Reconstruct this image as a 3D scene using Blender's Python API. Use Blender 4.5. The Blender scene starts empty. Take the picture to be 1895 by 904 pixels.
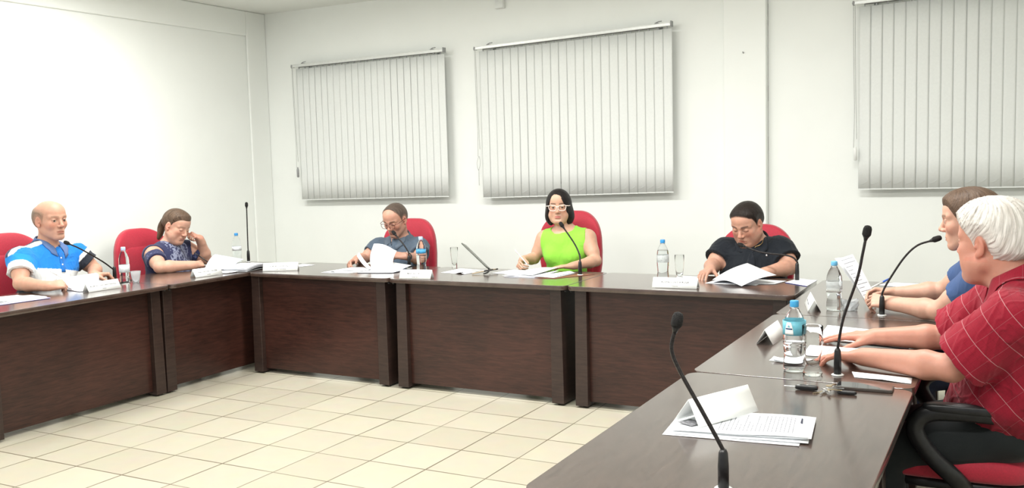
import bpy, math, random
import numpy as np
from mathutils import Vector, Matrix, Euler
random.seed(7)
PI = math.pi
sc = bpy.context.scene
COL = sc.collection

# ------------------------------------------------------------------ camera
cam_d = bpy.data.cameras.new('camera'); cam = bpy.data.objects.new('camera', cam_d); COL.objects.link(cam)
yaw, pit, rol = -.491487934, .0879461449, .026785994
cy_, sy_ = math.cos(yaw), math.sin(yaw); cp_, sp_ = math.cos(pit), math.sin(pit)
fw = Vector((sy_*cp_, cy_*cp_, -sp_)); rt = Vector((cy_, -sy_, 0)); dn = fw.cross(rt)
cr_, sr_ = math.cos(rol), math.sin(rol)
r2 = cr_*rt + sr_*dn; d2 = -sr_*rt + cr_*dn
M = Matrix((r2, -d2, -fw)).transposed().to_4x4(); M.translation = (4.586, -3.447, 1.509)
cam.matrix_world = M
cam_d.sensor_width = 36; cam_d.lens = 1742.55/1895*36; cam_d.clip_start = .05
sc.camera = cam

# ------------------------------------------------------------------ world, lights, exposure
sc.view_settings.view_transform = 'Standard'
try: sc.view_settings.look = 'None'
except Exception: pass
sc.view_settings.gamma = 1.0; sc.view_settings.exposure = 0.0
sc.view_settings.use_curve_mapping = False
w = bpy.data.worlds.new('world'); sc.world = w; w.use_nodes = True
w.node_tree.nodes['Background'].inputs[0].default_value = (.93, .97, 1, 1)
w.node_tree.nodes['Background'].inputs[1].default_value = .75
def area(name, loc, size, power, col=(1, .985, .95)):
    l = bpy.data.lights.new(name, 'AREA'); l.shape = 'RECTANGLE'; l.size, l.size_y = size
    l.energy = power; l.color = col
    o = bpy.data.objects.new(name, l); COL.objects.link(o); o.location = loc
    return o
LAMPS = [(-.5, 1.1), (1.7, 1.1), (3.7, .9), (-.5, -1.9), (1.7, -1.9), (3.9, -2.2)]
for i, (x, y) in enumerate(LAMPS):
    area('ceiling_lamp_light', (x, y, 2.93), (1.25, .3), 64)

# ------------------------------------------------------------------ helpers
def link(o, parent=None):
    COL.objects.link(o)
    if parent is not None: o.parent = parent
    return o
def tag(o, label=None, cat=None, group=None, kind=None):
    if label: o['label'] = label
    if cat: o['category'] = cat
    if group: o['group'] = group
    if kind: o['kind'] = kind
    return o
def thing(name, label, cat, loc=(0, 0, 0), rz=0, group=None, rot=None):
    o = bpy.data.objects.new(name, None); o.empty_display_size = .05
    o.location = loc; o.rotation_euler = rot if rot else (0, 0, rz)
    link(o); return tag(o, label, cat, group)
def copy_tree(o, parent=None):
    c = o.copy(); link(c, parent)
    for ch in [x for x in COL.objects if x.parent == o]: copy_tree(ch, c)
    return c

def nd(nt, t, **kw):
    n = nt.nodes.new(t)
    for k, v in kw.items():
        if k in n.inputs.keys(): n.inputs[k].default_value = v
        else: setattr(n, k, v)
    return n
def mat(name, col, rough=.5, metal=0, nscale=0, namp=.0, bump=0, bscale=200, spec=.5, trans=0, ior=1.45, alpha=1, coat=0, stretch=None, sheen=0, sss=0):
    """principled material with procedural noise in colour and bump"""
    m = bpy.data.materials.new(name); m.use_nodes = True; nt = m.node_tree; L = nt.links
    b = nt.nodes['Principled BSDF']
    b.inputs['Base Color'].default_value = (*col, 1); b.inputs['Roughness'].default_value = rough
    b.inputs['Metallic'].default_value = metal; b.inputs['IOR'].default_value = ior
    b.inputs['Specular IOR Level'].default_value = spec
    b.inputs['Transmission Weight'].default_value = trans; b.inputs['Alpha'].default_value = alpha
    b.inputs['Coat Weight'].default_value = coat; b.inputs['Sheen Weight'].default_value = sheen
    if sss:
        b.inputs['Subsurface Weight'].default_value = sss; b.inputs['Subsurface Radius'].default_value = (.012, .004, .002)
        b.inputs['Subsurface Scale'].default_value = 1.0
    tc = nd(nt, 'ShaderNodeTexCoord'); mp = nd(nt, 'ShaderNodeMapping'); L.new(tc.outputs['Object'], mp.inputs[0])
    if stretch: mp.inputs['Scale'].default_value = stretch
    if nscale:
        n = nd(nt, 'ShaderNodeTexNoise', Scale=nscale, Detail=4.0); L.new(mp.outputs[0], n.inputs['Vector'])
        r = nd(nt, 'ShaderNodeValToRGB'); L.new(n.outputs['Fac'], r.inputs[0])
        c0 = [max(0, c*(1-namp)) for c in col]; c1 = [min(1, c*(1+namp)) for c in col]
        r.color_ramp.elements[0].color = (*c0, 1); r.color_ramp.elements[1].color = (*c1, 1)
        r.color_ramp.elements[0].position = .3; r.color_ramp.elements[1].position = .7
        L.new(r.outputs[0], b.inputs['Base Color'])
    if bump:
        n = nd(nt, 'ShaderNodeTexNoise', Scale=bscale, Detail=3.0); L.new(mp.outputs[0], n.inputs['Vector'])
        bp = nd(nt, 'ShaderNodeBump', Strength=bump, Distance=.002); L.new(n.outputs['Fac'], bp.inputs['Height'])
        L.new(bp.outputs[0], b.inputs['Normal'])
    return m

class MB:
    """collects shapes; build() links them as one mesh object"""
    def __init__(s): s.v = []; s.f = []; s.mi = []; s.sm = []; s.cur = 0; s.smooth = False
    def add(s, vs, fs, smooth=None):
        b = len(s.v); s.v += [tuple(p) for p in vs]
        for f in fs: s.f.append(tuple(b+i for i in f)); s.mi.append(s.cur); s.sm.append(s.smooth if smooth is None else smooth)
        return s
    def box(s, x0, x1, y0, y1, z0, z1, M=None):
        vs = [Vector((x, y, z)) for x in (x0, x1) for y in (y0, y1) for z in (z0, z1)]
        if M is not None: vs = [M @ v for v in vs]
        return s.add(vs, [(0, 1, 3, 2), (4, 6, 7, 5), (0, 4, 5, 1), (2, 3, 7, 6), (0, 2, 6, 4), (1, 5, 7, 3)], False)
    def prism(s, poly, z0, z1, M=None, smooth=False):
        n = len(poly); vs = [Vector((*p, z0)) for p in poly]+[Vector((*p, z1)) for p in poly]
        if M is not None: vs = [M @ v for v in vs]
        s.add(vs, [tuple(range(n-1, -1, -1)), tuple(range(n, 2*n))], False)
        b = len(s.v)-2*n
        for i in range(n):
            j = (i+1) % n; s.f.append((b+i, b+j, b+n+j, b+n+i)); s.mi.append(s.cur); s.sm.append(smooth)
        return s
    def lathe(s, prof, n=24, M=None, cap=True):
        vs = []; fs = []
        for (r, z) in prof:
            for k in range(n): a = 2*PI*k/n; vs.append(Vector((r*math.cos(a), r*math.sin(a), z)))
        for i in range(len(prof)-1):
            for k in range(n):
                l = (k+1) % n; fs.append((i*n+k, i*n+l, (i+1)*n+l, (i+1)*n+k))
        if cap: fs.append(tuple(range(n-1, -1, -1))); fs.append(tuple(range((len(prof)-1)*n, len(prof)*n)))
        if M is not None: vs = [M @ v for v in vs]
        return s.add(vs, fs, True)
    def tube(s, pts, r, n=10, cap=True, flat=1.0):
        pts = [Vector(p) for p in pts]; rs = r if hasattr(r, '__len__') else [r]*len(pts)
        t = (pts[1]-pts[0]).normalized(); up = Vector((0, 0, 1)) if abs(t.z) < .9 else Vector((1, 0, 0))
        a = t.cross(up).normalized(); vs = []; fs = []
        for i, p in enumerate(pts):
            t = (pts[min(i+1, len(pts)-1)]-pts[max(i-1, 0)]).normalized()
            a = (a-t*a.dot(t)).normalized(); b = t.cross(a)
            for k in range(n):
                g = 2*PI*k/n; vs.append(p+(a*math.cos(g)+b*math.sin(g)*flat)*rs[i])
        for i in range(len(pts)-1):
            for k in range(n):
                l = (k+1) % n; fs.append((i*n+k, i*n+l, (i+1)*n+l, (i+1)*n+k))
        if cap: fs.append(tuple(range(n-1, -1, -1))); fs.append(tuple(range((len(pts)-1)*n, len(pts)*n)))
        return s.add(vs, fs, True)
    def superell(s, c, r, e1=.6, e2=.6, nu=32, nv=16, fn=None):
        def sp(v, e): return math.copysign(abs(v)**e, v)
        vs = []; fs = []
        for i in range(nv+1):
            ph = -PI/2+PI*i/nv
            for k in range(nu):
                th = 2*PI*k/nu
                p = Vector((r[0]*sp(math.cos(ph), e1)*sp(math.cos(th), e2), r[1]*sp(math.cos(ph), e1)*sp(math.sin(th), e2), r[2]*sp(math.sin(ph), e1)))
                if fn: p = fn(p)
                vs.append(p+Vector(c))
        for i in range(nv):
            for k in range(nu):
                l = (k+1) % nu; fs.append((i*nu+k, i*nu+l, (i+1)*nu+l, (i+1)*nu+k))
        return s.add(vs, fs, True)
    def grid(s, fn, nu, nv, thick=0, smooth=True):
        """sheet fn(u,v)->Vector with u,v in 0..1, given a real thickness"""
        P = [[Vector(fn(i/nu, j/nv)) for j in range(nv+1)] for i in range(nu+1)]
        vs = [p for row in P for p in row]; W = nv+1; fs = []
        for i in range(nu):
            for j in range(nv): fs.append((i*W+j, (i+1)*W+j, (i+1)*W+j+1, i*W+j+1))
        if thick:
            N = []
            for i in range(nu+1):
                for j in range(nv+1):
                    du = P[min(i+1, nu)][j]-P[max(i-1, 0)][j]; dv = P[i][min(j+1, nv)]-P[i][max(j-1, 0)]
                    N.append(du.cross(dv).normalized())
            m = len(vs); vs = [p+q*thick/2 for p, q in zip(vs, N)]+[p-q*thick/2 for p, q in zip(vs, N)]
            fs += [tuple(m+i for i in reversed(f)) for f in fs]
            rim = [i*W for i in range(nu+1)]+[nu*W+j for j in range(1, W)]+[i*W+nv for i in range(nu-1, -1, -1)]+[j for j in range(nv-1, 0, -1)]
            for a, b in zip(rim, rim[1:]+rim[:1]): fs.append((a, m+a, m+b, b))
        return s.add(vs, fs, smooth)
    def build(s, name, mats, parent=None, bevel=0, seg=2):
        me = bpy.data.meshes.new(name); me.from_pydata(s.v, [], s.f); me.update()
        if not isinstance(mats, (list, tuple)): mats = [mats]
        for m in mats: me.materials.append(m)
        me.polygons.foreach_set('material_index', s.mi); me.polygons.foreach_set('use_smooth', s.sm)
        o = bpy.data.objects.new(name, me); link(o, parent)
        if bevel:
            b = o.modifiers.new('bevel', 'BEVEL'); b.width = bevel; b.segments = seg; b.limit_method = 'ANGLE'; b.angle_limit = .7
        return o
def catmull(pts, n=8):
    P = [Vector(p) for p in pts]; P = [P[0]*2-P[1]]+P+[P[-1]*2-P[-2]]; out = []
    for i in range(1, len(P)-2):
        for k in range(n):
            t = k/n; a, b, c, d = P[i-1:i+3]
            out.append(.5*((2*b)+(c-a)*t+(2*a-5*b+4*c-d)*t*t+(3*b-a-3*c+d)*t**3))
    return out+[P[-2]]
def struct(o, n=None): o['kind'] = 'structure'; return o

# ------------------------------------------------------------------ materials
def tile_mat():
    m = bpy.data.materials.new('cream_floor_tile'); m.use_nodes = True; nt = m.node_tree; L = nt.links; b = nt.nodes['Principled BSDF']
    tc = nd(nt, 'ShaderNodeTexCoord'); sx = nd(nt, 'ShaderNodeSeparateXYZ'); L.new(tc.outputs['Object'], sx.inputs[0])
    masks = []; cells = []
    for ax in (0, 1):
        a = nd(nt, 'ShaderNodeMath', operation='DIVIDE'); L.new(sx.outputs[ax], a.inputs[0]); a.inputs[1].default_value = .34
        fl = nd(nt, 'ShaderNodeMath', operation='ROUND'); L.new(a.outputs[0], fl.inputs[0])
        su = nd(nt, 'ShaderNodeMath', operation='SUBTRACT'); L.new(a.outputs[0], su.inputs[0]); L.new(fl.outputs[0], su.inputs[1])
        ab = nd(nt, 'ShaderNodeMath', operation='ABSOLUTE'); L.new(su.outputs[0], ab.inputs[0])
        # joint width wavers: some joints read thin and pale, some dark
        nz = nd(nt, 'ShaderNodeTexNoise', Scale=1.6, Detail=1.0); L.new(tc.outputs['Object'], nz.inputs['Vector'])
        th = nd(nt, 'ShaderNodeMapRange'); L.new(nz.outputs['Fac'], th.inputs[0]); th.inputs[1].default_value = .35; th.inputs[2].default_value = .65
        th.inputs[3].default_value = .007; th.inputs[4].default_value = .0135
        lt = nd(nt, 'ShaderNodeMath', operation='LESS_THAN'); L.new(ab.outputs[0], lt.inputs[0]); L.new(th.outputs[0], lt.inputs[1])
        masks.append(lt)
        f2 = nd(nt, 'ShaderNodeMath', operation='FLOOR'); L.new(a.outputs[0], f2.inputs[0]); cells.append(f2)
    mx = nd(nt, 'ShaderNodeMath', operation='MAXIMUM'); L.new(masks[0].outputs[0], mx.inputs[0]); L.new(masks[1].outputs[0], mx.inputs[1])
    cb = nd(nt, 'ShaderNodeCombineXYZ'); L.new(cells[0].outputs[0], cb.inputs[0]); L.new(cells[1].outputs[0], cb.inputs[1])
    wn = nd(nt, 'ShaderNodeTexWhiteNoise'); L.new(cb.outputs[0], wn.inputs['Vector'])
    r = nd(nt, 'ShaderNodeValToRGB'); L.new(wn.outputs['Value'], r.inputs[0])
    r.color_ramp.elements[0].color = (.47, .437, .345, 1); r.color_ramp.elements[1].color = (.53, .497, .397, 1)
    n = nd(nt, 'ShaderNodeTexNoise', Scale=9.0, Detail=5.0); L.new(tc.outputs['Object'], n.inputs['Vector'])
    mm = nd(nt, 'ShaderNodeMix', data_type='RGBA', blend_type='MULTIPLY'); mm.inputs[0].default_value = .12
    L.new(r.outputs[0], mm.inputs[6]); L.new(n.outputs['Color'], mm.inputs[7])
    m2 = nd(nt, 'ShaderNodeMix', data_type='RGBA'); L.new(mx.outputs[0], m2.inputs[0]); L.new(mm.outputs[2], m2.inputs[6]); m2.inputs[7].default_value = (.15, .125, .085, 1)
    L.new(m2.outputs[2], b.inputs['Base Color']); b.inputs['Roughness'].default_value = .32
    bp = nd(nt, 'ShaderNodeBump', Strength=.3, Distance=.002); bp.invert = True; L.new(mx.outputs[0], bp.inputs['Height']); L.new(bp.outputs[0], b.inputs['Normal'])
    return m
def wood_mat(name, c0, c1, rough, axis_scale, coat=0):
    m = bpy.data.materials.new(name); m.use_nodes = True; nt = m.node_tree; L = nt.links; b = nt.nodes['Principled BSDF']
    tc = nd(nt, 'ShaderNodeTexCoord'); mp = nd(nt, 'ShaderNodeMapping'); mp.inputs['Scale'].default_value = axis_scale
    L.new(tc.outputs['Object'], mp.inputs[0])
    n = nd(nt, 'ShaderNodeTexNoise', Scale=1.0, Detail=6.0, Roughness=.65, Distortion=.4); L.new(mp.outputs[0], n.inputs['Vector'])
    n2 = nd(nt, 'ShaderNodeTexNoise', Scale=2.2, Detail=2.0); L.new(tc.outputs['Object'], n2.inputs['Vector'])
    ad = nd(nt, 'ShaderNodeMath', operation='MULTIPLY_ADD'); L.new(n.outputs['Fac'], ad.inputs[0]); ad.inputs[1].default_value = .7
    sc2 = nd(nt, 'ShaderNodeMath', operation='MULTIPLY'); L.new(n2.outputs['Fac'], sc2.inputs[0]); sc2.inputs[1].default_value = .3
    L.new(sc2.outputs[0], ad.inputs[2])
    r = nd(nt, 'ShaderNodeValToRGB'); L.new(ad.outputs[0], r.inputs[0]); r.color_ramp.elements[0].position = .36; r.color_ramp.elements[1].position = .66
    r.color_ramp.elements[0].color = (*c0, 1); r.color_ramp.elements[1].color = (*c1, 1)
    L.new(r.outputs[0], b.inputs['Base Color']); b.inputs['Roughness'].default_value = rough; b.inputs['Coat Weight'].default_value = coat
    b.inputs['Coat Roughness'].default_value = .17
    return m
W_TOP = wood_mat('dark_wood_top', (.045, .027, .021), (.090, .058, .046), .22, (8, 60, 8), coat=.8)
W_PAN = wood_mat('dark_wood_panel', (.020, .0075, .0055), (.062, .022, .0155), .34, (9, 9, 90))
W_LEG = wood_mat('dark_wood_leg', (.022, .012, .010), (.048, .027, .021), .36, (9, 9, 60))
EDGE = mat('dark_edge_band', (.018, .012, .010), .3, nscale=20, namp=.2)
WALL = mat('white_wall_paint', (.87, .895, .865), .75, nscale=3, namp=.012, bump=.12, bscale=60)
CEIL = mat('ceiling_paint', (.82, .835, .80), .8, nscale=2, namp=.01)
PVC = mat('blind_fabric', (.74, .765, .745), .55, nscale=60, namp=.02, bump=.15, bscale=900)
WHITE = mat('white_plastic', (.78, .79, .77), .4, nscale=30, namp=.02)
ALU = mat('painted_aluminium', (.70, .72, .70), .35, .3, nscale=40, namp=.04)
GREYP = mat('grey_plastic', (.30, .31, .31), .45, nscale=50, namp=.08)
BLACK = mat('black_plastic', (.012, .012, .013), .38, nscale=60, namp=.3)
FOAM = mat('black_foam', (.012, .011, .011), .95, nscale=300, namp=.6, bump=1, bscale=500)
NECK = mat('black_gooseneck', (.018, .015, .015), .25, .3, nscale=100, namp=.3, bump=.6, bscale=700)
STEEL = mat('steel', (.62, .62, .62), .25, 1, nscale=80, namp=.1)
RED = mat('red_upholstery', (.42, .012, .035), .62, nscale=150, namp=.12, bump=.35, bscale=900, sheen=.25)
PAPER = mat('white_paper', (.86, .88, .90), .7, nscale=10, namp=.015)
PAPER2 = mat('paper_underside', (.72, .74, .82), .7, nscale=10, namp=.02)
CARD = mat('white_card', (.88, .90, .88), .5, nscale=12, namp=.015)
INK = mat('black_ink', (.03, .03, .035), .6, nscale=200, namp=.3)
INK2 = mat('grey_print', (.26, .27, .30), .7, nscale=300, namp=.3)
GLASS = mat('clear_glass', (.98, .99, .985), .02, trans=1, ior=1.13, nscale=30, namp=.01)
PET = mat('clear_bottle_plastic', (.96, .98, .99), .04, trans=1, ior=1.10, nscale=30, namp=.01, bump=.1, bscale=80)
WATER = mat('water', (.97, .99, 1), .0, trans=1, ior=1.12, nscale=10, namp=.005)
BLUECAP = mat('blue_cap', (.03, .24, .55), .4, nscale=60, namp=.1)
LABELB = mat('turquoise_label', (.16, .50, .62), .4, nscale=25, namp=.3)
LABELW = mat('pale_label', (.72, .76, .78), .45, nscale=60, namp=.12)
GOLD = mat('gold', (.75, .5, .2), .3, 1, nscale=50, namp=.1)
LEDM = bpy.data.materials.new('lamp_diffuser'); LEDM.use_nodes = True
_b = LEDM.node_tree.nodes['Principled BSDF']; _b.inputs['Emission Color'].default_value = (1, .99, .96, 1); _b.inputs['Emission Strength'].default_value = 3
_n = nd(LEDM.node_tree, 'ShaderNodeTexNoise', Scale=50.0); _b.inputs['Base Color'].default_value = (.9, .9, .9, 1)

# ------------------------------------------------------------------ room
XL, XR, YB, YF, H = -1.925, 6.4, 3.69, -5.2, 3.0
struct(MB().box(XL-.2, XR+.2, YF, YB+.2, -.1, 0).build('floor', tile_mat()))
struct(MB().box(XL-.2, XR+.2, YF, YB+.2, H, H+.1).build('ceiling', CEIL))
struct(MB().box(XL-.2, XR+.2, YB, YB+.2, 0, H).build('wall_back', WALL))
struct(MB().box(XL-.2, XL, YF, YB, 0, H).build('wall_left', WALL))
struct(MB().box(XR, XR+.2, YF, YB, 0, H).build('wall_right', WALL))
# beam along the top of the left wall and the pillar in the corner, both standing slightly proud
struct(MB().box(XL, XL+.022, YF, 3.43, 2.765, H).build('trim_1', WALL, bevel=.012, seg=3))
struct(MB().box(XL, XL+.022, 3.43, YB, 0, H).build('trim_2', WALL, bevel=.012, seg=3))
struct(MB().box(2.64, 2.955, YB-.062, YB, 0, H).build('trim_3', WALL, bevel=.006))
# thin dark settlement crack where the pillar meets the wall
mb = MB()
zc = .0
rr = random.Random(3)
while zc < H-.02:
    l = rr.uniform(.03, .16); wd = rr.uniform(.0002, .0016) if rr.random() < .8 else .0004
    mb.box(2.9565, 2.9565+wd+.001, YB-.0015, YB-.0003, zc, min(zc+l, H)); zc += l
struct(mb.build('trim_4', mat('crack_shadowed_plaster', (.22, .21, .19), .9, nscale=60, namp=.3)))
# plinth baseboards
BASEB = mat('baseboard_tile', (.66, .62, .52), .4, nscale=8, namp=.05)
struct(MB().box(XL+.022, 2.64, YB-.012, YB, 0, .08).build('baseboard_back', BASEB))
struct(MB().box(XL+.022, XL+.034, YF, YB-.012, 0, .08).build('baseboard_left', BASEB))

# ceiling lamps (outside the picture, above the camera's view)
def lamp():
    t = thing('ceiling_lamp', 'white rectangular ceiling light fitting above the desks', 'ceiling lamp', (0, 0, 0), 0, 'ceiling light fittings')
    mb = MB(); mb.box(-.66, .66, -.18, .18, .03, .0501); mb.build('lamp_housing', WHITE, t, bevel=.004)
    MB().box(-.63, .63, -.155, .155, .015, .03).build('diffuser', LEDM, t)
    return t
L0 = lamp()
for i, (x, y) in enumerate(LAMPS):
    o = L0 if i == 0 else copy_tree(L0)
    o.location = (x, y, H-.05)
    o['label'] = 'white rectangular ceiling light fitting, %s, %s' % (('over the left desks', 'over the middle of the floor', 'over the right desks')[i % 3], ('back row', 'front row')[i//3])
# ------------------------------------------------------------------ vertical blinds
def blind(x0, x1, zl, zr, bl, br, y, label, n, cord_drop, weight):
    t = thing('vertical_blind', label, 'blind', (x0, y, 0), 0, 'vertical blinds on the back wall')
    Lx = x1-x0; tilt = math.atan2(zr-zl, Lx); mb = MB()
    R = Matrix.Translation((0, 0, zl)) @ Matrix.Rotation(-tilt, 4, 'Y')
    mb.box(0, Lx, -.022, .018, -.012, .012, R)
    mb.box(-.001, Lx+.001, -.026, -.022, -.014, -.008, R); mb.box(-.001, Lx+.001, -.026, -.022, .008, .014, R)
    mb.build('headrail', ALU, t, bevel=.002)
    for s, xx in ((0, .13), (1, Lx-.11)):
        mb = MB(); z = zl+(zr-zl)*xx/Lx
        mb.box(xx-.014, xx+.014, -.03, .089, z+.014, z+.019); mb.box(xx-.014, xx+.014, .084, .0895, z-.03, z+.03)
        mb.tube([(xx-.004, -.03, z+.018), (xx+.02, -.034, z+.026), (xx+.045, -.03, z+.028)], .004, 6)
        mb.build('bracket', GREYP, t)
    mb = MB(); mb.box(Lx, Lx+.01, -.027, .02, zr-.018, zr+.024); mb.build('end_cap', GREYP, t, bevel=.002)
    mb = MB(); mb.box(-.012, 0, -.025, .02, zl-.014, zl+.014); mb.tube([(-.008, -.024, zl+.01), (-.012, -.024, zl-.004), (-.006, -.024, zl-.02)], .004, 6); mb.build('end_cap', GREYP, t, bevel=.003)
    mb = MB(); mb.box(.07, Lx-.09, -.010, .006, -.017, -.0121, R)
    mb.build('carrier_track', mat('track_shadow_plastic', (.16, .16, .16), .5, nscale=30, namp=.2), t)
    rr = random.Random(int(x0*100)+5); a0 = .055; pitch = (Lx-a0-.045)/(n-1)
    for k in range(n):
        xx = a0+pitch*k+.012; zt = zl+(zr-zl)*xx/Lx-.03; zb = bl+(br-bl)*xx/Lx
        ang = -math.radians(2.2+rr.uniform(-1.2, 1.2)); tw = rr.uniform(-.03, .03); sw = rr.uniform(-.0025, .0025); wd = rr.choice((.0374, .0380, .0386, .0394, .0396))
        def f(u, v, xx=xx, zt=zt, zb=zb, ang=ang, tw=tw, sw=sw):
            z = zt+(zb-zt)*v; a = ang+tw*(v-.5); c = (u-.5)*2
            return (xx+c*wd*math.cos(a)+sw*v, c*wd*math.sin(a), z)
        mb = MB(); mb.grid(f, 6, 6, .0009)
        # weight pocket stitched at the foot and the little chain clip on it
        for v0 in (.962,):
            z = zt+(zb-zt)*v0
            pts = [Vector(f(.18+.6*q, v0))+Vector((0, -.0035, -.012+.022*q*q+.0*q)) for q in (0, .2, .4, .6, .8, 1)]
            mb.cur = 0; mb.tube(pts, .0009, 5)
        mb.cur = 1; ca, sa = math.cos(ang), math.sin(ang)
        mb.box(xx-.005, xx+.005, -.004, .002, zt, zt+.028)
        mb.cur = 0; zz = zb
        mb.box(-wd, wd, -.0013, .0010, -.002, .006, Matrix.Translation((xx+sw, 0, zz)) @ Matrix.Rotation(ang+tw*.5, 4, 'Z'))
        mb.build('slat', [PVC, GREYP], t)
    # pull cords hanging at the left end
    c = MB(); zc = zl-.015
    for dx, dz in ((-.006, 0), (.004, .06)):
        c.tube(catmull([(dx, -.02, zc), (dx+.004, -.021, zc-.35*cord_drop), (dx+.010, -.021, zc-.75*cord_drop+dz), (dx+.012+dx, -.021, zc-cord_drop+dz)], 5), .0014, 5)
    if weight == 'loop':
        c.tube(catmull([(.006, -.021, zc-cord_drop), (-.012, -.021, zc-cord_drop-.06), (.0, -.021, zc-cord_drop-.12), (.02, -.021, zc-cord_drop-.06), (.012, -.021, zc-cord_drop)], 5), .0013, 5)
        c.tube([(.003, -.021, zc-cord_drop-.11), (.004, -.021, zc-cord_drop-.25)], .0016, 5)
    c.build('pull_cord', mat('cord_grey', (.28, .28, .27), .8, nscale=90, namp=.2), t)
    mb = MB()
    if weight != 'loop': mb.lathe([(.004, 0), (.011, .004), (.012, .07), (.006, .095), (.002, .098)], 12, Matrix.Translation((.012, -.021, zc-cord_drop-.09)))
    if weight == 'dark': mb.build('cord_weight', GREYP, t)
    elif weight: 
        if weight != 'loop': mb.build('cord_weight', WHITE, t)
    # looped bottom chain running from clip to clip is too thin to see: left to the clips
    return t
blind(-1.493, .193, 2.462, 2.482, 1.188, 1.212, 3.60, 'closed white vertical blind nearest the left wall, behind the man reading a page', 23, .95, 'dark')
blind(.518, 2.245, 2.472, 2.52, 1.196, 1.234, 3.60, 'closed white vertical blind in the middle, above the woman in green', 23, .90, 'loop')
blind(3.578, 5.40, 2.543, 2.585, 1.242, 1.252, 3.60, 'closed white vertical blind right of the wall pillar, cut by the picture edge', 24, .99, 'white')

# dark night windows closed off by the blinds
NIGHT = mat('night_window_glass', (.03, .035, .04), .08, nscale=4, namp=.2)
for i, (x0, x1, z0, z1) in enumerate(((-1.36, .12, 1.26, 2.38), (.66, 2.14, 1.27, 2.40), (3.70, 5.25, 1.31, 2.46))):
    mb = MB()
    for a, b, c, d in ((x0, x1, z0, z0+.04), (x0, x1, z1-.04, z1), (x0, x0+.04, z0+.04, z1-.04), (x1-.04, x1, z0+.04, z1-.04), ((x0+x1)/2-.02, (x0+x1)/2+.02, z0+.04, z1-.04)): mb.box(a, b, YB-.02, YB-.0005, c, d)
    wn_ = struct(mb.build('window_%d' % (i+1), ALU, bevel=.002))
    for a, b in ((x0+.0401, (x0+x1)/2-.0201), ((x0+x1)/2+.0201, x1-.0401)): MB().box(a, b, YB-.012, YB-.006, z0+.0401, z1-.0401).build('pane', NIGHT, wn_)

# small items on the wall
t = thing('junction_box', 'small white junction box high on the back wall between the two left blinds', 'junction box', (.72, YB-.0005, 2.85))
mb = MB(); mb.box(-.042, .042, -.032, 0, -.055, .075); mb.build('box_body', WHITE, t, bevel=.004)
mb = MB(); mb.box(-.036, .036, -.036, -.0321, -.050, .070); mb.build('box_cover', ALU, t, bevel=.003)
mb = MB(); mb.box(-.022, -.004, -.0385, -.0361, -.008, -.004); mb.build('slot', WHITE, t)
tag(MB().tube([(2.79, YB-.061, 2.262), (2.79, YB-.078, 2.268)], [.004, .005], 8).build('nail', GREYP), 'small dark nail stuck in the face of the wall pillar', 'nail')

# ------------------------------------------------------------------ desks
def rrect(x0, x1, y0, y1, r, n=6):
    out = []
    for cx, cy, a in ((x1-r, y0+r, -90), (x1-r, y1-r, 0), (x0+r, y1-r, 90), (x0+r, y0+r, 180)):
        for k in range(n+1):
            g = math.radians(a+90*k/n); out.append((cx+r*math.cos(g), cy+r*math.sin(g)))
    return out
def desk(w, d, loc, rz, label, over=.035, legs=(.045, .045), legw=.075):
    """front edge along local x at y=0, desk body towards +y; user sits at +y"""
    t = thing('conference_desk', label, 'desk', loc, rz, 'desks set in a horseshoe')
    m = MB(); m.prism(rrect(.002, w-.002, 0, d, .045), .722, .75, smooth=True); m.build('tabletop', W_TOP, t, bevel=.0018)
    for s, lx in ((0, legs[0]), (1, w-legs[1]-legw)):
        # slab leg, a hair wider towards the floor
        m = MB(); z1 = .7215; e = .008
        vs = [(lx-e*(1-s), over-.004, .012), (lx+legw+e*s, over-.004, .012), (lx+legw+e*s, d-.09, .012), (lx-e*(1-s), d-.09, .012),
              (lx, over, z1), (lx+legw, over, z1), (lx+legw, d-.10, z1), (lx, d-.10, z1)]
        m.add(vs, [(3, 2, 1, 0), (4, 5, 6, 7), (0, 1, 5, 4), (1, 2, 6, 5), (2, 3, 7, 6), (3, 0, 4, 7)], False)
        m.build('leg', W_LEG, t, bevel=.003)
        for yy in (over+.05, d-.16):
            m = MB(); m.lathe([(.022, 0), (.022, .012)], 14, Matrix.Translation((lx+legw/2, yy, 0))); m.build('foot', BLACK, t)
    m = MB(); m.box(legs[0]+legw, w-legs[1]-legw, over+.035, over+.055, .035, .7215); m.build('front_panel', W_PAN, t, bevel=.001)
    for xx in (.018, w-.018):
        m = MB(); m.lathe([(.008, 0), (.008, .008), (.005, .014)], 12, Matrix.Translation((xx, .045, .708))); m.build('joining_bolt', BLACK, t)
    return t
D = .705
desk(1.243, D, (-.343, 1.657, 0), 0, 'dark desk under the man reading, left desk of the back row', legs=(.003, .045))
desk(1.305, D, (.902, 1.657, 0), 0, 'dark desk under the woman in green, middle desk of the back row')
desk(1.345, D, (2.21, 1.657, 0), 0, 'dark desk under the man in black, right desk of the back row')
# left row: front edge at x=-.35, local +x runs towards -y
desk(1.30, D, (-.347, .957-1.30, 0), PI/2, 'dark desk under the man in the striped polo, left front of the horseshoe', over=.10, legs=(.06, .01))
desk(1.33, D, (-.347, .962, 0), PI/2, 'dark corner desk under the woman leaning on her hand', over=.10, legs=(.01, .05))
# right row: front edge at x=3.585, body towards +x
desk(1.31, .73, (3.585, -.265, 0), -PI/2, 'dark desk nearest the camera with a paper stack and keys on it')
desk(1.31, .73, (3.585, 1.052, 0), -PI/2, 'dark desk under the forearms of the white-haired man')
desk(1.31, .73, (3.585, 2.366, 0), -PI/2, 'dark desk in the far right corner under the arms of the woman in blue')

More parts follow.
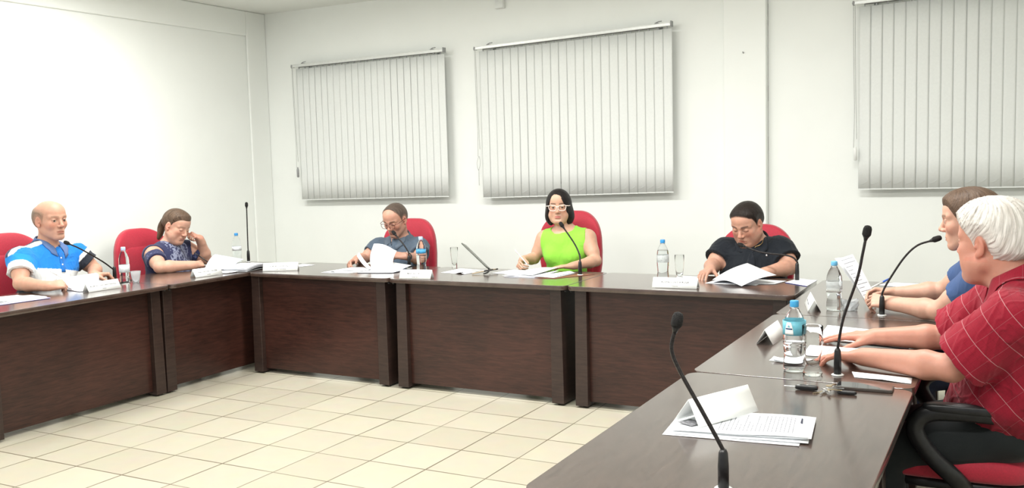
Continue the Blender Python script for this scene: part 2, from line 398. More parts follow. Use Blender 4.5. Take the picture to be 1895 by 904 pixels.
# ------------------------------------------------------------------ chairs
CUSH = RED
def chair(loc, rz, label, top=1.08, back_y=-.25, armmat=BLACK, seat=.47, pale_handle=False):
    """office chair facing local +y"""
    t = thing('office_chair', label, 'chair', loc, rz, 'red office chairs')
    m = MB()
    def fs(p):
        p = p.copy(); u = p.y/.25
        if u > .55 and p.z < .05: p.z -= .05*(u-.55)**2*4*.5
        p.z += .012*(abs(p.x)/.25)**2; return p
    m.superell((0, .03, seat-.045), (.255, .25, .052), .45, .42, 36, 14, fs); m.build('seat', CUSH, t)
    m = MB(); m.superell((0, .02, seat-.095), (.235, .23, .022), .4, .4, 32, 8); m.build('seat_shell', BLACK, t)
    # backrest: arched top, bowed, leaning a little backwards
    z0 = seat+.06; hh = (top-z0)/2; zc = z0+hh
    def fb(p, dy=0):
        p = p.copy(); v = p.z/hh
        wf = 1.0 if v < .25 else math.sqrt(max(.0, 1-((v-.25)/.95)**2.4))*.45+.55 if v < .9 else .62
        wf = 1.0 if v < 0 else 1.0-.34*max(0, v)**3.2
        if v < -.2: wf *= 1-.12*(-v-.2)
        p.x *= wf
        p.y += -.05*(v+1)*.8+.05*(p.x/.25)**2+.02*math.sin(v*2.6)
        return p
    m = MB(); m.superell((0, back_y, zc), (.25, .046, hh), .5, .5, 44, 28, fb); m.build('backrest', CUSH, t)
    m = MB(); m.superell((0, back_y+.034, zc-.06), (.19, .026, hh*.72), .35, .35, 36, 18, fb); m.build('back_cushion', CUSH, t)
    m = MB(); m.superell((0, back_y-.034, zc-.01), (.235, .022, hh*.94), .5, .5, 36, 18, fb); m.build('back_shell', BLACK, t)
    m = MB(); m.tube(catmull([(0, .02, seat-.12), (0, -.20, seat-.13), (0, back_y-.065, seat-.02), (0, back_y-.085, seat+.2)], 6), .022, 10, flat=1.6); m.build('back_bracket', BLACK, t)
    for s in (-1, 1):
        # loop armrest: pad on top, strap sweeping forward and down under the seat
        m = MB(); m.superell((s*.30, -.01, seat+.19), (.028, .145, .016), .5, .5, 20, 10); m.build('armrest_pad', BLACK, t)
        m = MB(); m.tube(catmull([(s*.30, -.12, seat+.175), (s*.305, .02, seat+.178), (s*.305, .12, seat+.165), (s*.305, .155, seat+.11), (s*.30, .11, seat+.03), (s*.29, .03, seat-.05), (s*.22, .0, seat-.105), (s*.10, 0, seat-.12)], 7), .02, 10, flat=1.5)
        m.build('armrest_bracket', armmat, t)
    m = MB(); m.lathe([(.028, .10), (.028, .26), (.018, .262), (.018, seat-.12), (.06, seat-.118), (.06, seat-.10)], 18); m.build('gas_column', BLACK, t)
    m = MB(); m.tube([(.05, .05, seat-.125), (.20, .08, seat-.125), (.27, .085, seat-.12)], [.006, .006, .011], 8); m.build('lever', BLACK, t)
    if pale_handle:
        m = MB(); m.tube(catmull([(.15, .13, .40), (.27, .20, .40), (.315, .215, .44), (.318, .205, .49), (.30, .19, .515)], 6), [.012]*0 or .009, 8, flat=1.4); m.build('tilt_handle', WHITE, t)
    for k in range(5):
        a = 2*PI*k/5+.3; c, s_ = math.cos(a), math.sin(a); m = MB()
        m.tube([(.02*c, .02*s_, .115), (.15*c, .15*s_, .10), (.29*c, .29*s_, .075)], [.032, .026, .018], 10, flat=.6)
        leg = m.build('base_arm', BLACK, t)
        w_ = MB()
        for q in (-1, 1):
            R = Matrix.Translation((.30*c-q*s_*.014, .30*s_+q*c*.014, .027)) @ Matrix.Rotation(a, 4, 'Z') @ Matrix.Rotation(PI/2, 4, 'X')
            w_.lathe([(.018, -.009), (.026, -.007), (.026, .007), (.018, .009)], 16, R)
        w_.tube([(.30*c, .30*s_, .03), (.30*c, .30*s_, .075)], .008, 8)
        w_.build('caster', BLACK, leg)
    return t
chair((.262, 2.63, 0), PI, 'red high-back office chair behind the man in grey glasses reading a page', 1.065, seat=.47)
chair((1.695, 2.63, 0), PI, 'red high-back office chair behind the woman in green', 1.13, seat=.49)
chair((3.06, 2.64, 0), PI, 'red high-back office chair behind the man in the black polo', 1.04, seat=.46)
chair((-1.29, .60, 0), -PI/2-.12, 'red office chair cut by the left picture edge behind the man in stripes', 1.105, seat=.48)
chair((-1.33, 1.76, 0), -PI/2-.1, 'red high-back office chair behind the woman with a ponytail', 1.05, seat=.46)
chair((4.445, .205, 0), PI/2+.05, 'red office chair with black looped arm under the white-haired man', 1.04, seat=.47, pale_handle=True)
chair((4.60, 1.30, 0), PI/2, 'red office chair hidden behind the white-haired man, under the woman in blue', 1.04, seat=.46)
# ------------------------------------------------------------------ figure modelling: blended solids meshed as one surface
def V3(*a): return np.array(a, dtype=np.float64)
def unit(v): v = np.asarray(v, float); return v/np.linalg.norm(v)
def vnoise(X, Y, Z, seed=0):
    X, Y, Z = np.broadcast_arrays(X, Y, Z)
    xi, yi, zi = [np.floor(a).astype(np.int64) for a in (X, Y, Z)]
    fx, fy, fz = X-xi, Y-yi, Z-zi
    fx, fy, fz = [a*a*(3-2*a) for a in (fx, fy, fz)]
    def h(a, b, c):
        n = (a*374761393+b*668265263+c*2147483647+seed*974634777) & 0xffffffff
        n = ((n ^ (n >> 13))*1274126177) & 0xffffffff
        return ((n ^ (n >> 16)) & 0xffff)/65535.0
    o = 0
    for i in (0, 1):
        for j in (0, 1):
            for k in (0, 1):
                o = o+h(xi+i, yi+j, zi+k)*(fx if i else 1-fx)*(fy if j else 1-fy)*(fz if k else 1-fz)
    return o*2-1
class Field:
    def __init__(s, lo, hi, h):
        s.lo = np.array(lo, float); s.h = h; s.n = np.ceil((np.array(hi)-s.lo)/h).astype(int)+1
        s.d = np.full(s.n, .2, np.float32)
    def blk(s, lo, hi):
        a = np.maximum(np.floor((np.array(lo)-s.lo)/s.h).astype(int), 0); b = np.minimum(np.ceil((np.array(hi)-s.lo)/s.h).astype(int)+1, s.n)
        if (b <= a).any(): return None
        sl = tuple(slice(i, j) for i, j in zip(a, b))
        X, Y, Z = [(s.lo[i]+s.h*np.arange(a[i], b[i])).astype(np.float32).reshape([-1 if k == i else 1 for k in range(3)]) for i in range(3)]
        return sl, X, Y, Z
    def op(s, fn, lo, hi, k=.01, mode='u'):
        m = k+.02; r = s.blk(np.array(lo)-m, np.array(hi)+m)
        if r is None: return s
        sl, X, Y, Z = r; a = s.d[sl]; b = fn(X, Y, Z)
        if mode == 'u':
            h = np.clip(.5+.5*(a-b)/k, 0, 1); s.d[sl] = a+(b-a)*h-k*h*(1-h)
        else:
            b = -b; h = np.clip(.5-.5*(a-b)/k, 0, 1); s.d[sl] = a+(b-a)*h+k*h*(1-h)
        return s
    def cone(s, a, b, ra, rb, k=.01, mode='u', cut=False, flat=None):
        a = np.array(a, float); b = np.array(b, float); d = b-a; dd = float(d@d)
        def fn(X, Y, Z):
            px, py, pz = X-a[0], Y-a[1], Z-a[2]
            t = (px*d[0]+py*d[1]+pz*d[2])/dd; tc = np.clip(t, 0, 1)
            qx, qy, qz = px-tc*d[0], py-tc*d[1], pz-tc*d[2]
            if flat is not None:  # squeeze along an axis
                ax, f = flat; ax = unit(ax); w = qx*ax[0]+qy*ax[1]+qz*ax[2]; g = f-1
                qx, qy, qz = qx+ax[0]*w*g, qy+ax[1]*w*g, qz+ax[2]*w*g
            r = np.sqrt(qx*qx+qy*qy+qz*qz)-(ra+(rb-ra)*tc)
            if cut: r = np.maximum(r, (t-1)*math.sqrt(dd))
            return r
        R = max(ra, rb); return s.op(fn, np.minimum(a, b)-R, np.maximum(a, b)+R, k, mode)
    def ell(s, c, r, R=None, k=.01, mode='u'):
        c = np.array(c, float); r = np.array(r, float); R = np.eye(3) if R is None else R  # columns = axes
        def fn(X, Y, Z):
            p = (X-c[0], Y-c[1], Z-c[2])
            q = [p[0]*R[0, i]+p[1]*R[1, i]+p[2]*R[2, i] for i in range(3)]
            k0 = np.sqrt(sum((q[i]/r[i])**2 for i in range(3))); k1 = np.sqrt(sum((q[i]/r[i]**2)**2 for i in range(3)))+1e-6
            return k0*(k0-1)/k1
        e = np.sqrt(((R*r)**2).sum(1)); return s.op(fn, c-e, c+e, k, mode)
    def mesh(s):
        d = s.d; S = d < 0
        n = np.array(d.shape)
        a = S[:-1, :-1, :-1]; anyv = a.copy(); allv = a.copy()
        for i in (0, 1):
            for j in (0, 1):
                for k in (0, 1):
                    q = S[i:n[0]-1+i, j:n[1]-1+j, k:n[2]-1+k]; anyv |= q; allv &= q
        act = anyv & ~allv; I = np.argwhere(act); idx = np.full(act.shape, -1, np.int32); idx[act] = np.arange(len(I))
        P = np.zeros((len(I), 3)); C = np.zeros(len(I))
        corner = [(i, j, k) for i in (0, 1) for j in (0, 1) for k in (0, 1)]
        val = {c: d[I[:, 0]+c[0], I[:, 1]+c[1], I[:, 2]+c[2]] for c in corner}
        for c in corner:
            for ax in range(3):
                if c[ax]: continue
                e = list(c); e[ax] = 1; e = tuple(e); v0, v1 = val[c], val[e]; m = (v0 < 0) != (v1 < 0)
                t = v0[m]/(v0[m]-v1[m]); q = np.repeat(np.array([c], float), m.sum(), 0); q[:, ax] += t
                P[m] += q; C[m] += 1
        P = (I+P/C[:, None])*s.h+s.lo
        F = []
        for ax in range(3):
            u, w = [(1, 2), (2, 0), (0, 1)][ax]
            sl0 = [slice(1, -1)]*3; sl0[ax] = slice(0, -1); sl1 = [slice(1, -1)]*3; sl1[ax] = slice(1, None)
            s0 = S[tuple(sl0)]; s1 = S[tuple(sl1)]; E = np.argwhere(s0 != s1)
            if not len(E): continue
            fl = s0[E[:, 0], E[:, 1], E[:, 2]]
            E = E+np.array([0 if i == ax else 1 for i in range(3)])
            def g(du, dw):
                q = E.copy(); q[:, u] -= du; q[:, w] -= dw; return idx[q[:, 0], q[:, 1], q[:, 2]]
            Q = np.stack([g(1, 1), g(0, 1), g(0, 0), g(1, 0)], 1); Q[~fl] = Q[~fl][:, ::-1]; F.append(Q)
        F = np.concatenate(F); F = F[(F >= 0).all(1)]
        return P, F
def relax(P, F, it=1, lam=.4):
    for _ in range(it):
        A = np.zeros_like(P); C = np.zeros(len(P))
        for k in range(4):
            a, b = F[:, k], F[:, (k+1) % 4]
            for i in range(3): A[:, i] += np.bincount(a, P[b, i], len(P))+np.bincount(b, P[a, i], len(P))
            C += np.bincount(a, minlength=len(P))+np.bincount(b, minlength=len(P))
        P = P+(A/np.maximum(C, 1)[:, None]-P)*lam
    return P
def sample(f, P):
    q = (np.asarray(P)-f.lo)/f.h; q = np.clip(q, 0, f.n-1.001); i = q.astype(int); t = q-i; o = 0
    for a in (0, 1):
        for b in (0, 1):
            for c in (0, 1):
                o = o+f.d[i[:, 0]+a, i[:, 1]+b, i[:, 2]+c]*(t[:, 0] if a else 1-t[:, 0])*(t[:, 1] if b else 1-t[:, 1])*(t[:, 2] if c else 1-t[:, 2])
    return o
def lay_on(f, P, gap, both=False):
    """moves points out of (or, both: onto) the surface of a solid"""
    P = np.array(P, float)
    for _ in range(8):
        d = sample(f, P); e = f.h; G = np.stack([sample(f, P+np.eye(3)[k]*e)-sample(f, P-np.eye(3)[k]*e) for k in range(3)], 1)
        G /= np.linalg.norm(G, axis=1)[:, None]+1e-9; m = (gap-d); m = m if both else np.maximum(m, 0); P = P+G*np.clip(m, -.03, .03)[:, None]
    return P
def nmesh(name, P, F, material, parent, col=None, pc=None):
    me = bpy.data.meshes.new(name); me.vertices.add(len(P)); me.vertices.foreach_set('co', P.astype(np.float32).ravel())
    me.loops.add(F.size); me.loops.foreach_set('vertex_index', F.astype(np.int32).ravel())
    me.polygons.add(len(F)); me.polygons.foreach_set('loop_start', np.arange(0, F.size, 4, dtype=np.int32)); me.polygons.foreach_set('loop_total', np.full(len(F), 4, np.int32))
    me.update(calc_edges=True); me.validate()
    me.polygons.foreach_set('use_smooth', np.ones(len(me.polygons), bool))
    if len(me.vertices) == len(P):
        if col is not None:
            a = me.attributes.new('tint', 'FLOAT_COLOR', 'POINT'); a.data.foreach_set('color', np.concatenate([col, np.ones((len(P), 1))], 1).astype(np.float32).ravel())
        if pc is not None:
            a = me.attributes.new('weave', 'FLOAT_VECTOR', 'POINT'); a.data.foreach_set('vector', pc.astype(np.float32).ravel())
    if not isinstance(material, (list, tuple)): material = [material]
    for m in material: me.materials.append(m)
    o = bpy.data.objects.new(name, me); link(o, parent); return o

# materials of bodies: the surface's own colour comes from the mesh, plus fine noise
def attr_mat(name, rough, sss=0, amp=.06, nscale=120, bump=.3, bscale=500, sheen=0, spec=.5, streak=False, plaid=None):
    m = bpy.data.materials.new(name); m.use_nodes = True; nt = m.node_tree; L = nt.links; b = nt.nodes['Principled BSDF']
    a = nd(nt, 'ShaderNodeAttribute'); a.attribute_name = 'tint'
    tc = nd(nt, 'ShaderNodeTexCoord'); src = tc.outputs['Object']
    if streak:
        a2 = nd(nt, 'ShaderNodeAttribute'); a2.attribute_name = 'weave'; src = a2.outputs['Vector']
    n = nd(nt, 'ShaderNodeTexNoise', Scale=nscale, Detail=3.0); L.new(src, n.inputs['Vector'])
    mr = nd(nt, 'ShaderNodeMapRange'); L.new(n.outputs['Fac'], mr.inputs[0]); mr.inputs[1].default_value = .25; mr.inputs[2].default_value = .75
    mr.inputs[3].default_value = 1-amp; mr.inputs[4].default_value = 1+amp
    v = nd(nt, 'ShaderNodeVectorMath', operation='SCALE'); L.new(a.outputs['Color'], v.inputs[0]); L.new(mr.outputs[0], v.inputs['Scale'])
    out = v.outputs[0]
    if plaid:
        a3 = nd(nt, 'ShaderNodeAttribute'); a3.attribute_name = 'weave'; sx = nd(nt, 'ShaderNodeSeparateXYZ'); L.new(a3.outputs['Vector'], sx.inputs[0])
        for ax, step, wd, c, st in plaid:
            d = nd(nt, 'ShaderNodeMath', operation='DIVIDE'); L.new(sx.outputs[ax], d.inputs[0]); d.inputs[1].default_value = step
            f = nd(nt, 'ShaderNodeMath', operation='FRACT'); L.new(d.outputs[0], f.inputs[0])
            s_ = nd(nt, 'ShaderNodeMath', operation='SUBTRACT'); L.new(f.outputs[0], s_.inputs[0]); s_.inputs[1].default_value = .5
            ab = nd(nt, 'ShaderNodeMath', operation='ABSOLUTE'); L.new(s_.outputs[0], ab.inputs[0])
            lt = nd(nt, 'ShaderNodeMath', operation='LESS_THAN'); L.new(ab.outputs[0], lt.inputs[0]); lt.inputs[1].default_value = wd/step/2
            mu = nd(nt, 'ShaderNodeMath', operation='MULTIPLY'); L.new(lt.outputs[0], mu.inputs[0]); mu.inputs[1].default_value = st
            mx = nd(nt, 'ShaderNodeMix', data_type='RGBA'); L.new(mu.outputs[0], mx.inputs[0]); L.new(out, mx.inputs[6]); mx.inputs[7].default_value = (*c, 1); out = mx.outputs[2]
    L.new(out, b.inputs['Base Color'])
    b.inputs['Roughness'].default_value = rough; b.inputs['Sheen Weight'].default_value = sheen; b.inputs['Specular IOR Level'].default_value = spec
    if sss: b.inputs['Subsurface Weight'].default_value = sss; b.inputs['Subsurface Radius'].default_value = (.9, .35, .2); b.inputs['Subsurface Scale'].default_value = .008
    if bump:
        n2 = nd(nt, 'ShaderNodeTexNoise', Scale=bscale, Detail=3.0); L.new(src, n2.inputs['Vector'])
        bp = nd(nt, 'ShaderNodeBump', Strength=bump, Distance=.0015); L.new(n2.outputs['Fac'], bp.inputs['Height']); L.new(bp.outputs[0], b.inputs['Normal'])
    return m
SKIN = attr_mat('skin', .48, sss=.35, amp=.05, nscale=45, bump=.25, bscale=320, spec=.4)
CLOTH = attr_mat('cloth', .85, amp=.07, nscale=260, bump=.4, bscale=900, sheen=.1, spec=.25)
HAIR = attr_mat('hair', .42, amp=.30, nscale=1.0, bump=.9, bscale=1.0, streak=True, spec=.22)
PLAID = attr_mat('plaid_cloth', .85, amp=.10, nscale=260, bump=.4, bscale=900, sheen=.1, spec=.25,
                 plaid=[(1, .072, .0019, (.70, .42, .44), .6), (0, .066, .0014, (.55, .25, .28), .30), (0, .022, .0010, (.14, .004, .012), .35), (1, .024, .001, (.14, .004, .012), .35)])
EYEW = mat('eye_white', (.52, .47, .43), .25, nscale=200, namp=.05)
IRIS = mat('iris', (.06, .035, .02), .15, nscale=400, namp=.4)

def headframe(c, F, U=(0, 0, 1), s=1.0):
    F = unit(F); X = unit(np.cross(F, unit(U))); U = np.cross(X, F)
    return dict(c=np.array(c, float), R=np.stack([X, F, U], 1), s=s)
def h2w(H, p): return H['c']+H['R'] @ (np.array(p, float)*H['s'])
def w2h(H, P): return (P-H['c']) @ H['R']/H['s']
def add_head(f, H, ears=True, face=True, o={}):
    s = H['s']; R = H['R']; W = lambda *p: h2w(H, p)
    fat = o.get('fat', 0)
    E = lambda c, r, k=.01, mode='u': f.ell(W(*c), np.array(r)*s, R, k*s, mode)
    C = lambda a, b, ra, rb, k=.01, mode='u': f.cone(W(*a), W(*b), ra*s, rb*s, k*s, mode)
    E((0, -.014, .034), (.0735, .096, .080), .001)
    E((0, -.040, .010), (.068, .068, .070), .03)
    E((0, .028, -.030), (.058+fat*.5, .058, .074), .035)
    E((0, .030, .050), (.060, .056, .048), .03)
    for q in (-1, 1):
        C((q*(.050+fat), -.005, -.055), (q*(.018-.2*max(-fat, 0)), .058, -.094), .020+fat, .019+fat*.3*(fat < 0), .02)
        E((q*.040, .054, -.022), (.022+fat*.5, .022, .024), .02)
        br = o.get('brow', 1.0); C((q*.012, .083-.004*(1-br)*3, .020), (q*.048, .062, .022), .010*br, .010*br, .014)
        if fat: E((q*.045, .035, -.06), (.026, .034, .034), .02)
    C((-.010, .066, -.097), (.010, .066, -.097), .017, .017, .018)
    if fat: E((0, .03, -.098), (.05, .045, .024), .03)
    if face:
        for q in (-1, 1):
            E((q*.0315, .093, .004), (.0165, .017, .0115), .012, 's')
            closed = o.get('lids', 0)
            E((q*.0315, .0725, .002), (.0150, .0135, .0125), .003)
            if not closed: E((q*.0315, .0880, -.0005), (.0112, .008, .0036), .003, 's')
        C((0, .082, .014), (0, .101, -.024), .0075, .0095, .009)
        E((0, .103, -.030), (.0115, .0105, .009), .008)
        for q in (-1, 1): E((q*.0125, .093, -.034), (.0075, .0095, .0075), .006)
        for q in (-1, 1): E((q*.0065, .098, -.0405), (.0035, .006, .004), .002, 's')
        E((0, .067, -.066), (.032, .022, .024), .015)
        lp = o.get('lip', 1.0)
        C((-.014, .0835, -.0610), (.014, .0835, -.0610), .0052*lp, .0052*lp, .007)
        C((-.011, .0835, -.0725), (.011, .0835, -.0725), .0060*lp, .0060*lp, .007)
        C((-.018, .0845, -.0672), (0, .0925, -.0668), .0016, .0020, .004, 's'); C((.018, .0845, -.0672), (0, .0925, -.0668), .0016, .0020, .004, 's')
        C((-.012, .085, -.0825), (.012, .085, -.0825), .004, .004, .01, 's')
    if ears:
        for q in (-1, 1):
            Re = R @ np.array(Euler((math.radians(-8), 0, q*math.radians(22))).to_matrix())
            f.ell(W(q*.0770, -.012, -.006), np.array((.0070, .0165, .028))*s, Re, .006*s)
            f.ell(W(q*.0845, -.008, -.001), np.array((.0060, .0100, .0175))*s, Re, .004*s, 's')
            f.ell(W(q*.0765, -.004, -.030), np.array((.0065, .0090, .010))*s, Re, .006*s)
            f.ell(W(q*.0790, .001, -.008), np.array((.0045, .0045, .006))*s, Re, .004*s)
def add_hand(f, Wr, d, n, left, curls, thumb, s=1.0, spread=.06, thin=1.0, k=.006, radii=None):
    """Wr wrist, d towards the fingers, n out of the palm; curls: four (a,b,c) degrees; thumb (out,in,bend)"""
    d = unit(d); n = np.array(n, float); n = unit(n-d*(n@d)); sd = np.cross(d, n)*(-1 if left else 1)
    Wr = np.array(Wr, float)
    Ls = (.088, .091, .086, .078); off = (.0300, .0100, -.0100, -.0285)
    ph = ((.041, .026, .020), (.046, .029, .021), (.042, .027, .020), (.033, .021, .018)); rr = (.0092, .0094, .0088, .0078)
    for i in range(4):
        K = Wr+s*(d*Ls[i]+sd*off[i]-n*.003)
        f.cone(Wr+s*(sd*off[i]*.55+d*.004), K, .0145*s, .0112*s*thin, .012*s)
        p = K; a = 0; dd = unit(d+sd*spread*(1.5-i))
        for j in range(3):
            a += math.radians(curls[i][j]); v = dd*math.cos(a)+n*math.sin(a); q = p+v*ph[i][j]*s
            f.cone(p, q, rr[i]*s*thin*(1-.07*j), rr[i]*s*thin*(1-.07*(j+1)), .0035*s); p = q
    f.ell(Wr+s*(d*.045+sd*.002+n*.004), np.array((.030, .040, .013))*s, np.stack([sd, d, n], 1), .012*s)
    T0 = Wr+s*(d*.018+sd*.022+n*.006); o_, i_, b_ = [math.radians(x) for x in thumb]
    v = unit(d*math.cos(o_)+sd*math.sin(o_)+n*math.sin(i_)); T1 = T0+v*.044*s
    f.cone(T0, T1, .0165*s, .0118*s*thin, .012*s)
    v2 = unit(d*math.cos(o_*(1-b_))+sd*math.sin(o_*(1-b_))+n*math.sin(i_)*1.1); T2 = T1+v2*.032*s
    f.cone(T1, T2, .0112*s*thin, .0102*s*thin, .004*s)
    v3 = unit(v2+d*.25+n*.1); f.cone(T2, T2+v3*.024*s, .0104*s*thin, .0085*s*thin, .004*s)
    return T2+v3*.024*s
CUR = dict(rest=((12, 18, 12), (14, 20, 12), (16, 22, 14), (18, 24, 16)), flat=((6, 8, 5), (4, 8, 5), (5, 8, 6), (8, 10, 8)),
           pen=((48, 42, 18), (52, 50, 25), (58, 58, 32), (62, 62, 36)), grip=((50, 45, 25), (54, 48, 28), (58, 50, 30), (60, 52, 32)),
           pinch=((35, 38, 18), (40, 42, 22), (46, 46, 26), (50, 50, 30)), fist=((75, 80, 45), (78, 85, 45), (80, 85, 45), (80, 85, 45)))

def torso_axes(J):
    up = unit(J['neck']-J['belly']); r = J['shR']-J['shL']; r = unit(r-up*(r@up)); fw_ = np.cross(up, r)
    return r, fw_, up   # r = the person's right
def add_torso(f, J, o, g=0.0, full=True):
    """g inflates the solids: used for clothing over the same body"""
    r, fw_, up = torso_axes(J); R = np.stack([r, fw_, up], 1); b = o.get('build', 1.0); s = o.get('s', 1.0)
    cd = o.get('depth', .105)*s; bd = o.get('belly', .115)*s; bw = o.get('bellyw', .145)*s
    N, Cc, B, P = J['neck'], J['chest'], J['belly'], J['pelvis']
    sw = np.linalg.norm(J['shR']-J['shL'])
    f.ell(Cc, np.array((sw*.40*b, cd, .165*s))+g, R, .03)
    f.ell(B, np.array((bw, bd, .15*s))+g, R, .08)
    if full: f.ell(P, np.array((.165*s, .125*s, .12*s))+g, None, .07)
    for sh in (J['shR'], J['shL']):
        f.cone(N-up*.035*s, sh, .058*s+g, .052*s+g, .05)
        f.cone(sh-up*.01, sh+(Cc-sh)*.35-up*.05*s, .056*s*b+g, .07*s*b+g, .05)
        f.cone(N+up*.015*s-fw_*.015*s, sh*.6+N*.4+up*.005, .042*s+g, .032*s+g, .04)
    if o.get('bust'):
        for q in (-1, 1): f.ell(Cc+r*q*.068*s+fw_*(cd*.62)-up*.035*s, np.array((.062, .052, .062))*s+g, R, .035)
def figure(label, J, o, parts):
    """J joints in metres; o options. Returns the person's root object."""
    J = {k: np.array(v, float) if not isinstance(v, dict) else v for k, v in J.items()}
    s = o.get('s', 1.0); h = o.get('res', .004); arm = o.get('arm', 1.0)
    root = thing('person', label, 'person', (J['pelvis'][0], J['pelvis'][1], 0)); ro = np.array(root.location)
    H = headframe(J['head'], J['F'], J.get('U', (0, 0, 1)), o.get('hs', 1.0))
    r, fw_, up = torso_axes(J)
    pts = [J[k] for k in ('head', 'neck', 'chest', 'belly', 'pelvis', 'shR', 'shL', 'elR', 'elL', 'wrR', 'wrL')]
    hands = [J['wrR']+unit(J['dR'])*.21*s, J['wrL']+unit(J['dL'])*.21*s]
    lo = np.min(pts+hands, 0)-np.array((.10, .10, .10)); hi = np.max(pts+hands, 0)+.10
    lo = np.minimum(lo, J['head']-.16*H['s']); hi = np.maximum(hi, J['head']+.16*H['s']); 
    for k in ('chest', 'belly', 'shR', 'shL'): lo = np.minimum(lo, J[k]-.19*s); hi = np.maximum(hi, J[k]+.19*s)
    lo[2] = max(lo[2], J['pelvis'][2]-.02)
    f = Field(lo, hi, h)
    add_torso(f, J, o, 0, full=False)
    nk = o.get('neck', .055)*s
    f.cone(J['neck']-up*.03*s, h2w(H, (0, -.022, -.045)), nk*1.12, nk, .035)
    add_head(f, H, True, True, o.get('face', {}))
    for q, sh, el, wr in (('R', 'shR', 'elR', 'wrR'), ('L', 'shL', 'elL', 'wrL')):
        a, e, w_ = J[sh], J[el], J[wr]; A = arm*s
        f.cone(a, e, .049*A, .0375*A, .03); m = e+(w_-e)*.28
        f.cone(a+(e-a)*.35, a+(e-a)*.6, .047*A, .044*A, .03)
        f.cone(e, m, .0365*A, .040*A, .015); f.cone(m, w_, .040*A, .0262*A, .015)
        n = J['n'+q]; d = J['d'+q]; f.cone(w_-unit(w_-e)*.03, w_+unit(d)*.02*s, .029*A, .027*A, .015, flat=(n, 1.25))
        add_hand(f, w_, d, n, q == 'L', CUR[o.get('c'+q, 'rest')] if isinstance(o.get('c'+q, 'rest'), str) else o['c'+q], o.get('t'+q, (38, 12, .35)), o.get('hand', s), o.get('spread', .05), o.get('thin', 1.0))
    P, F = f.mesh(); P = relax(P, F, 1, .25)
    tone = np.array(o.get('skin', (.60, .34, .25))); q = w2h(H, P); col = np.repeat(tone[None], len(P), 0)
    x, y, z = q[:, 0], q[:, 1], q[:, 2]; inh = (np.abs(x) < .1) & (y > .0) & (z < .12) & (z > -.12)
    def blend(m, c):
        m = np.clip(m, 0, 1)[:, None]; col[:] = col*(1-m)+np.array(c)*m
    red = tone*np.array((1.0, .78, .76))
    blend(inh*np.exp(-(((np.abs(x)-.045)/.022)**2+((z+.028)/.022)**2))*.8, red)
    blend(inh*np.exp(-((x/.014)**2+((z+.032)/.014)**2))*.7*(y > .08), red)
    blend((np.abs(x) > .07)*(np.abs(z) < .05)*.6, red)
    bc = np.array(o.get('brow', (.06, .04, .03)))
    zb = .0255-6*(np.abs(x)-.033)**2+o.get('browz', 0); m = (np.abs(x) > .012)*(np.abs(x) < .05)*(y > .045)*np.clip(1.6-np.abs(z-zb)/.0038, 0, 1)
    blend(m*o.get('browk', .8), bc)
    lip = np.array(o.get('lipc', tone*np.array((.80, .52, .52))))
    m = (y > .068)*np.clip(1.8-((x/.022)**2+((z+.0667)/.0085)**2)*1.4, 0, 1)
    blend(m*.85, lip); blend((y > .06)*(np.abs(x) < .023)*np.clip(1-np.abs(z+.0667)/.0022, 0, 1)*.6, lip*.35)
    # lash line
    for sx in (-1, 1):
        m = (y > .06)*(np.abs(x-sx*.0315) < .0155)*np.clip(1.2-np.abs(z-(-.0045 if o.get('face', {}).get('lids') else .0062)+8*(x-sx*.0315)**2*(-1 if o.get('face', {}).get('lids') else 1))/.0022, 0, 1)
        blend(m*.75, np.array((.05, .03, .025)))
    if o.get('stubble'):
        m = np.clip((-.03-z)/.02, 0, 1)*(y > -.02)*(z > -.13)*(1-np.exp(-((x/.03)**2+((z+.067)/.012)**2)))
        blend(m*o['stubble'], tone*np.array((.62, .62, .68)))
    if o.get('hands_red'): 
        for wr, dd in (('wrR', 'dR'), ('wrL', 'dL')):
            tt = (P-J[wr]) @ unit(J[dd]); m = (np.linalg.norm(P-J[wr], axis=1) < .23)*np.clip(tt/.12, 0, 1)*.55; blend(m, red)
    nmesh('body', P-ro, F, SKIN, root, col)
    # eyes
    if not o.get('face', {}).get('lids'):
        for sx in (-1, 1):
            e = MB(); c = h2w(H, (sx*.0315, .0735, .0015))-ro; g = unit(o.get('gaze', J['F'])); g = unit(g)
            Q = Vector(g).to_track_quat('Z', 'Y').to_matrix().to_4x4(); Mx = Matrix.Translation(Vector(c)) @ Q
            rr_ = .0122*H['s']; prof = [(max(rr_*math.sin(a), .0001), rr_*math.cos(a)) for a in np.linspace(PI, .5, 9)]
            e.lathe(prof[:-1]+[(rr_*math.sin(.62), rr_*math.cos(.62))], 16, Mx, cap=False); e.cur = 1
            e.lathe([(max(rr_*math.sin(a), .0001), rr_*math.cos(a)*1.01) for a in np.linspace(.64, .0, 5)], 16, Mx, cap=False)
            e.build('eye', [EYEW, IRIS], root)
    for p in parts: p(root, ro, J, H, o, (r, fw_, up))
    return root

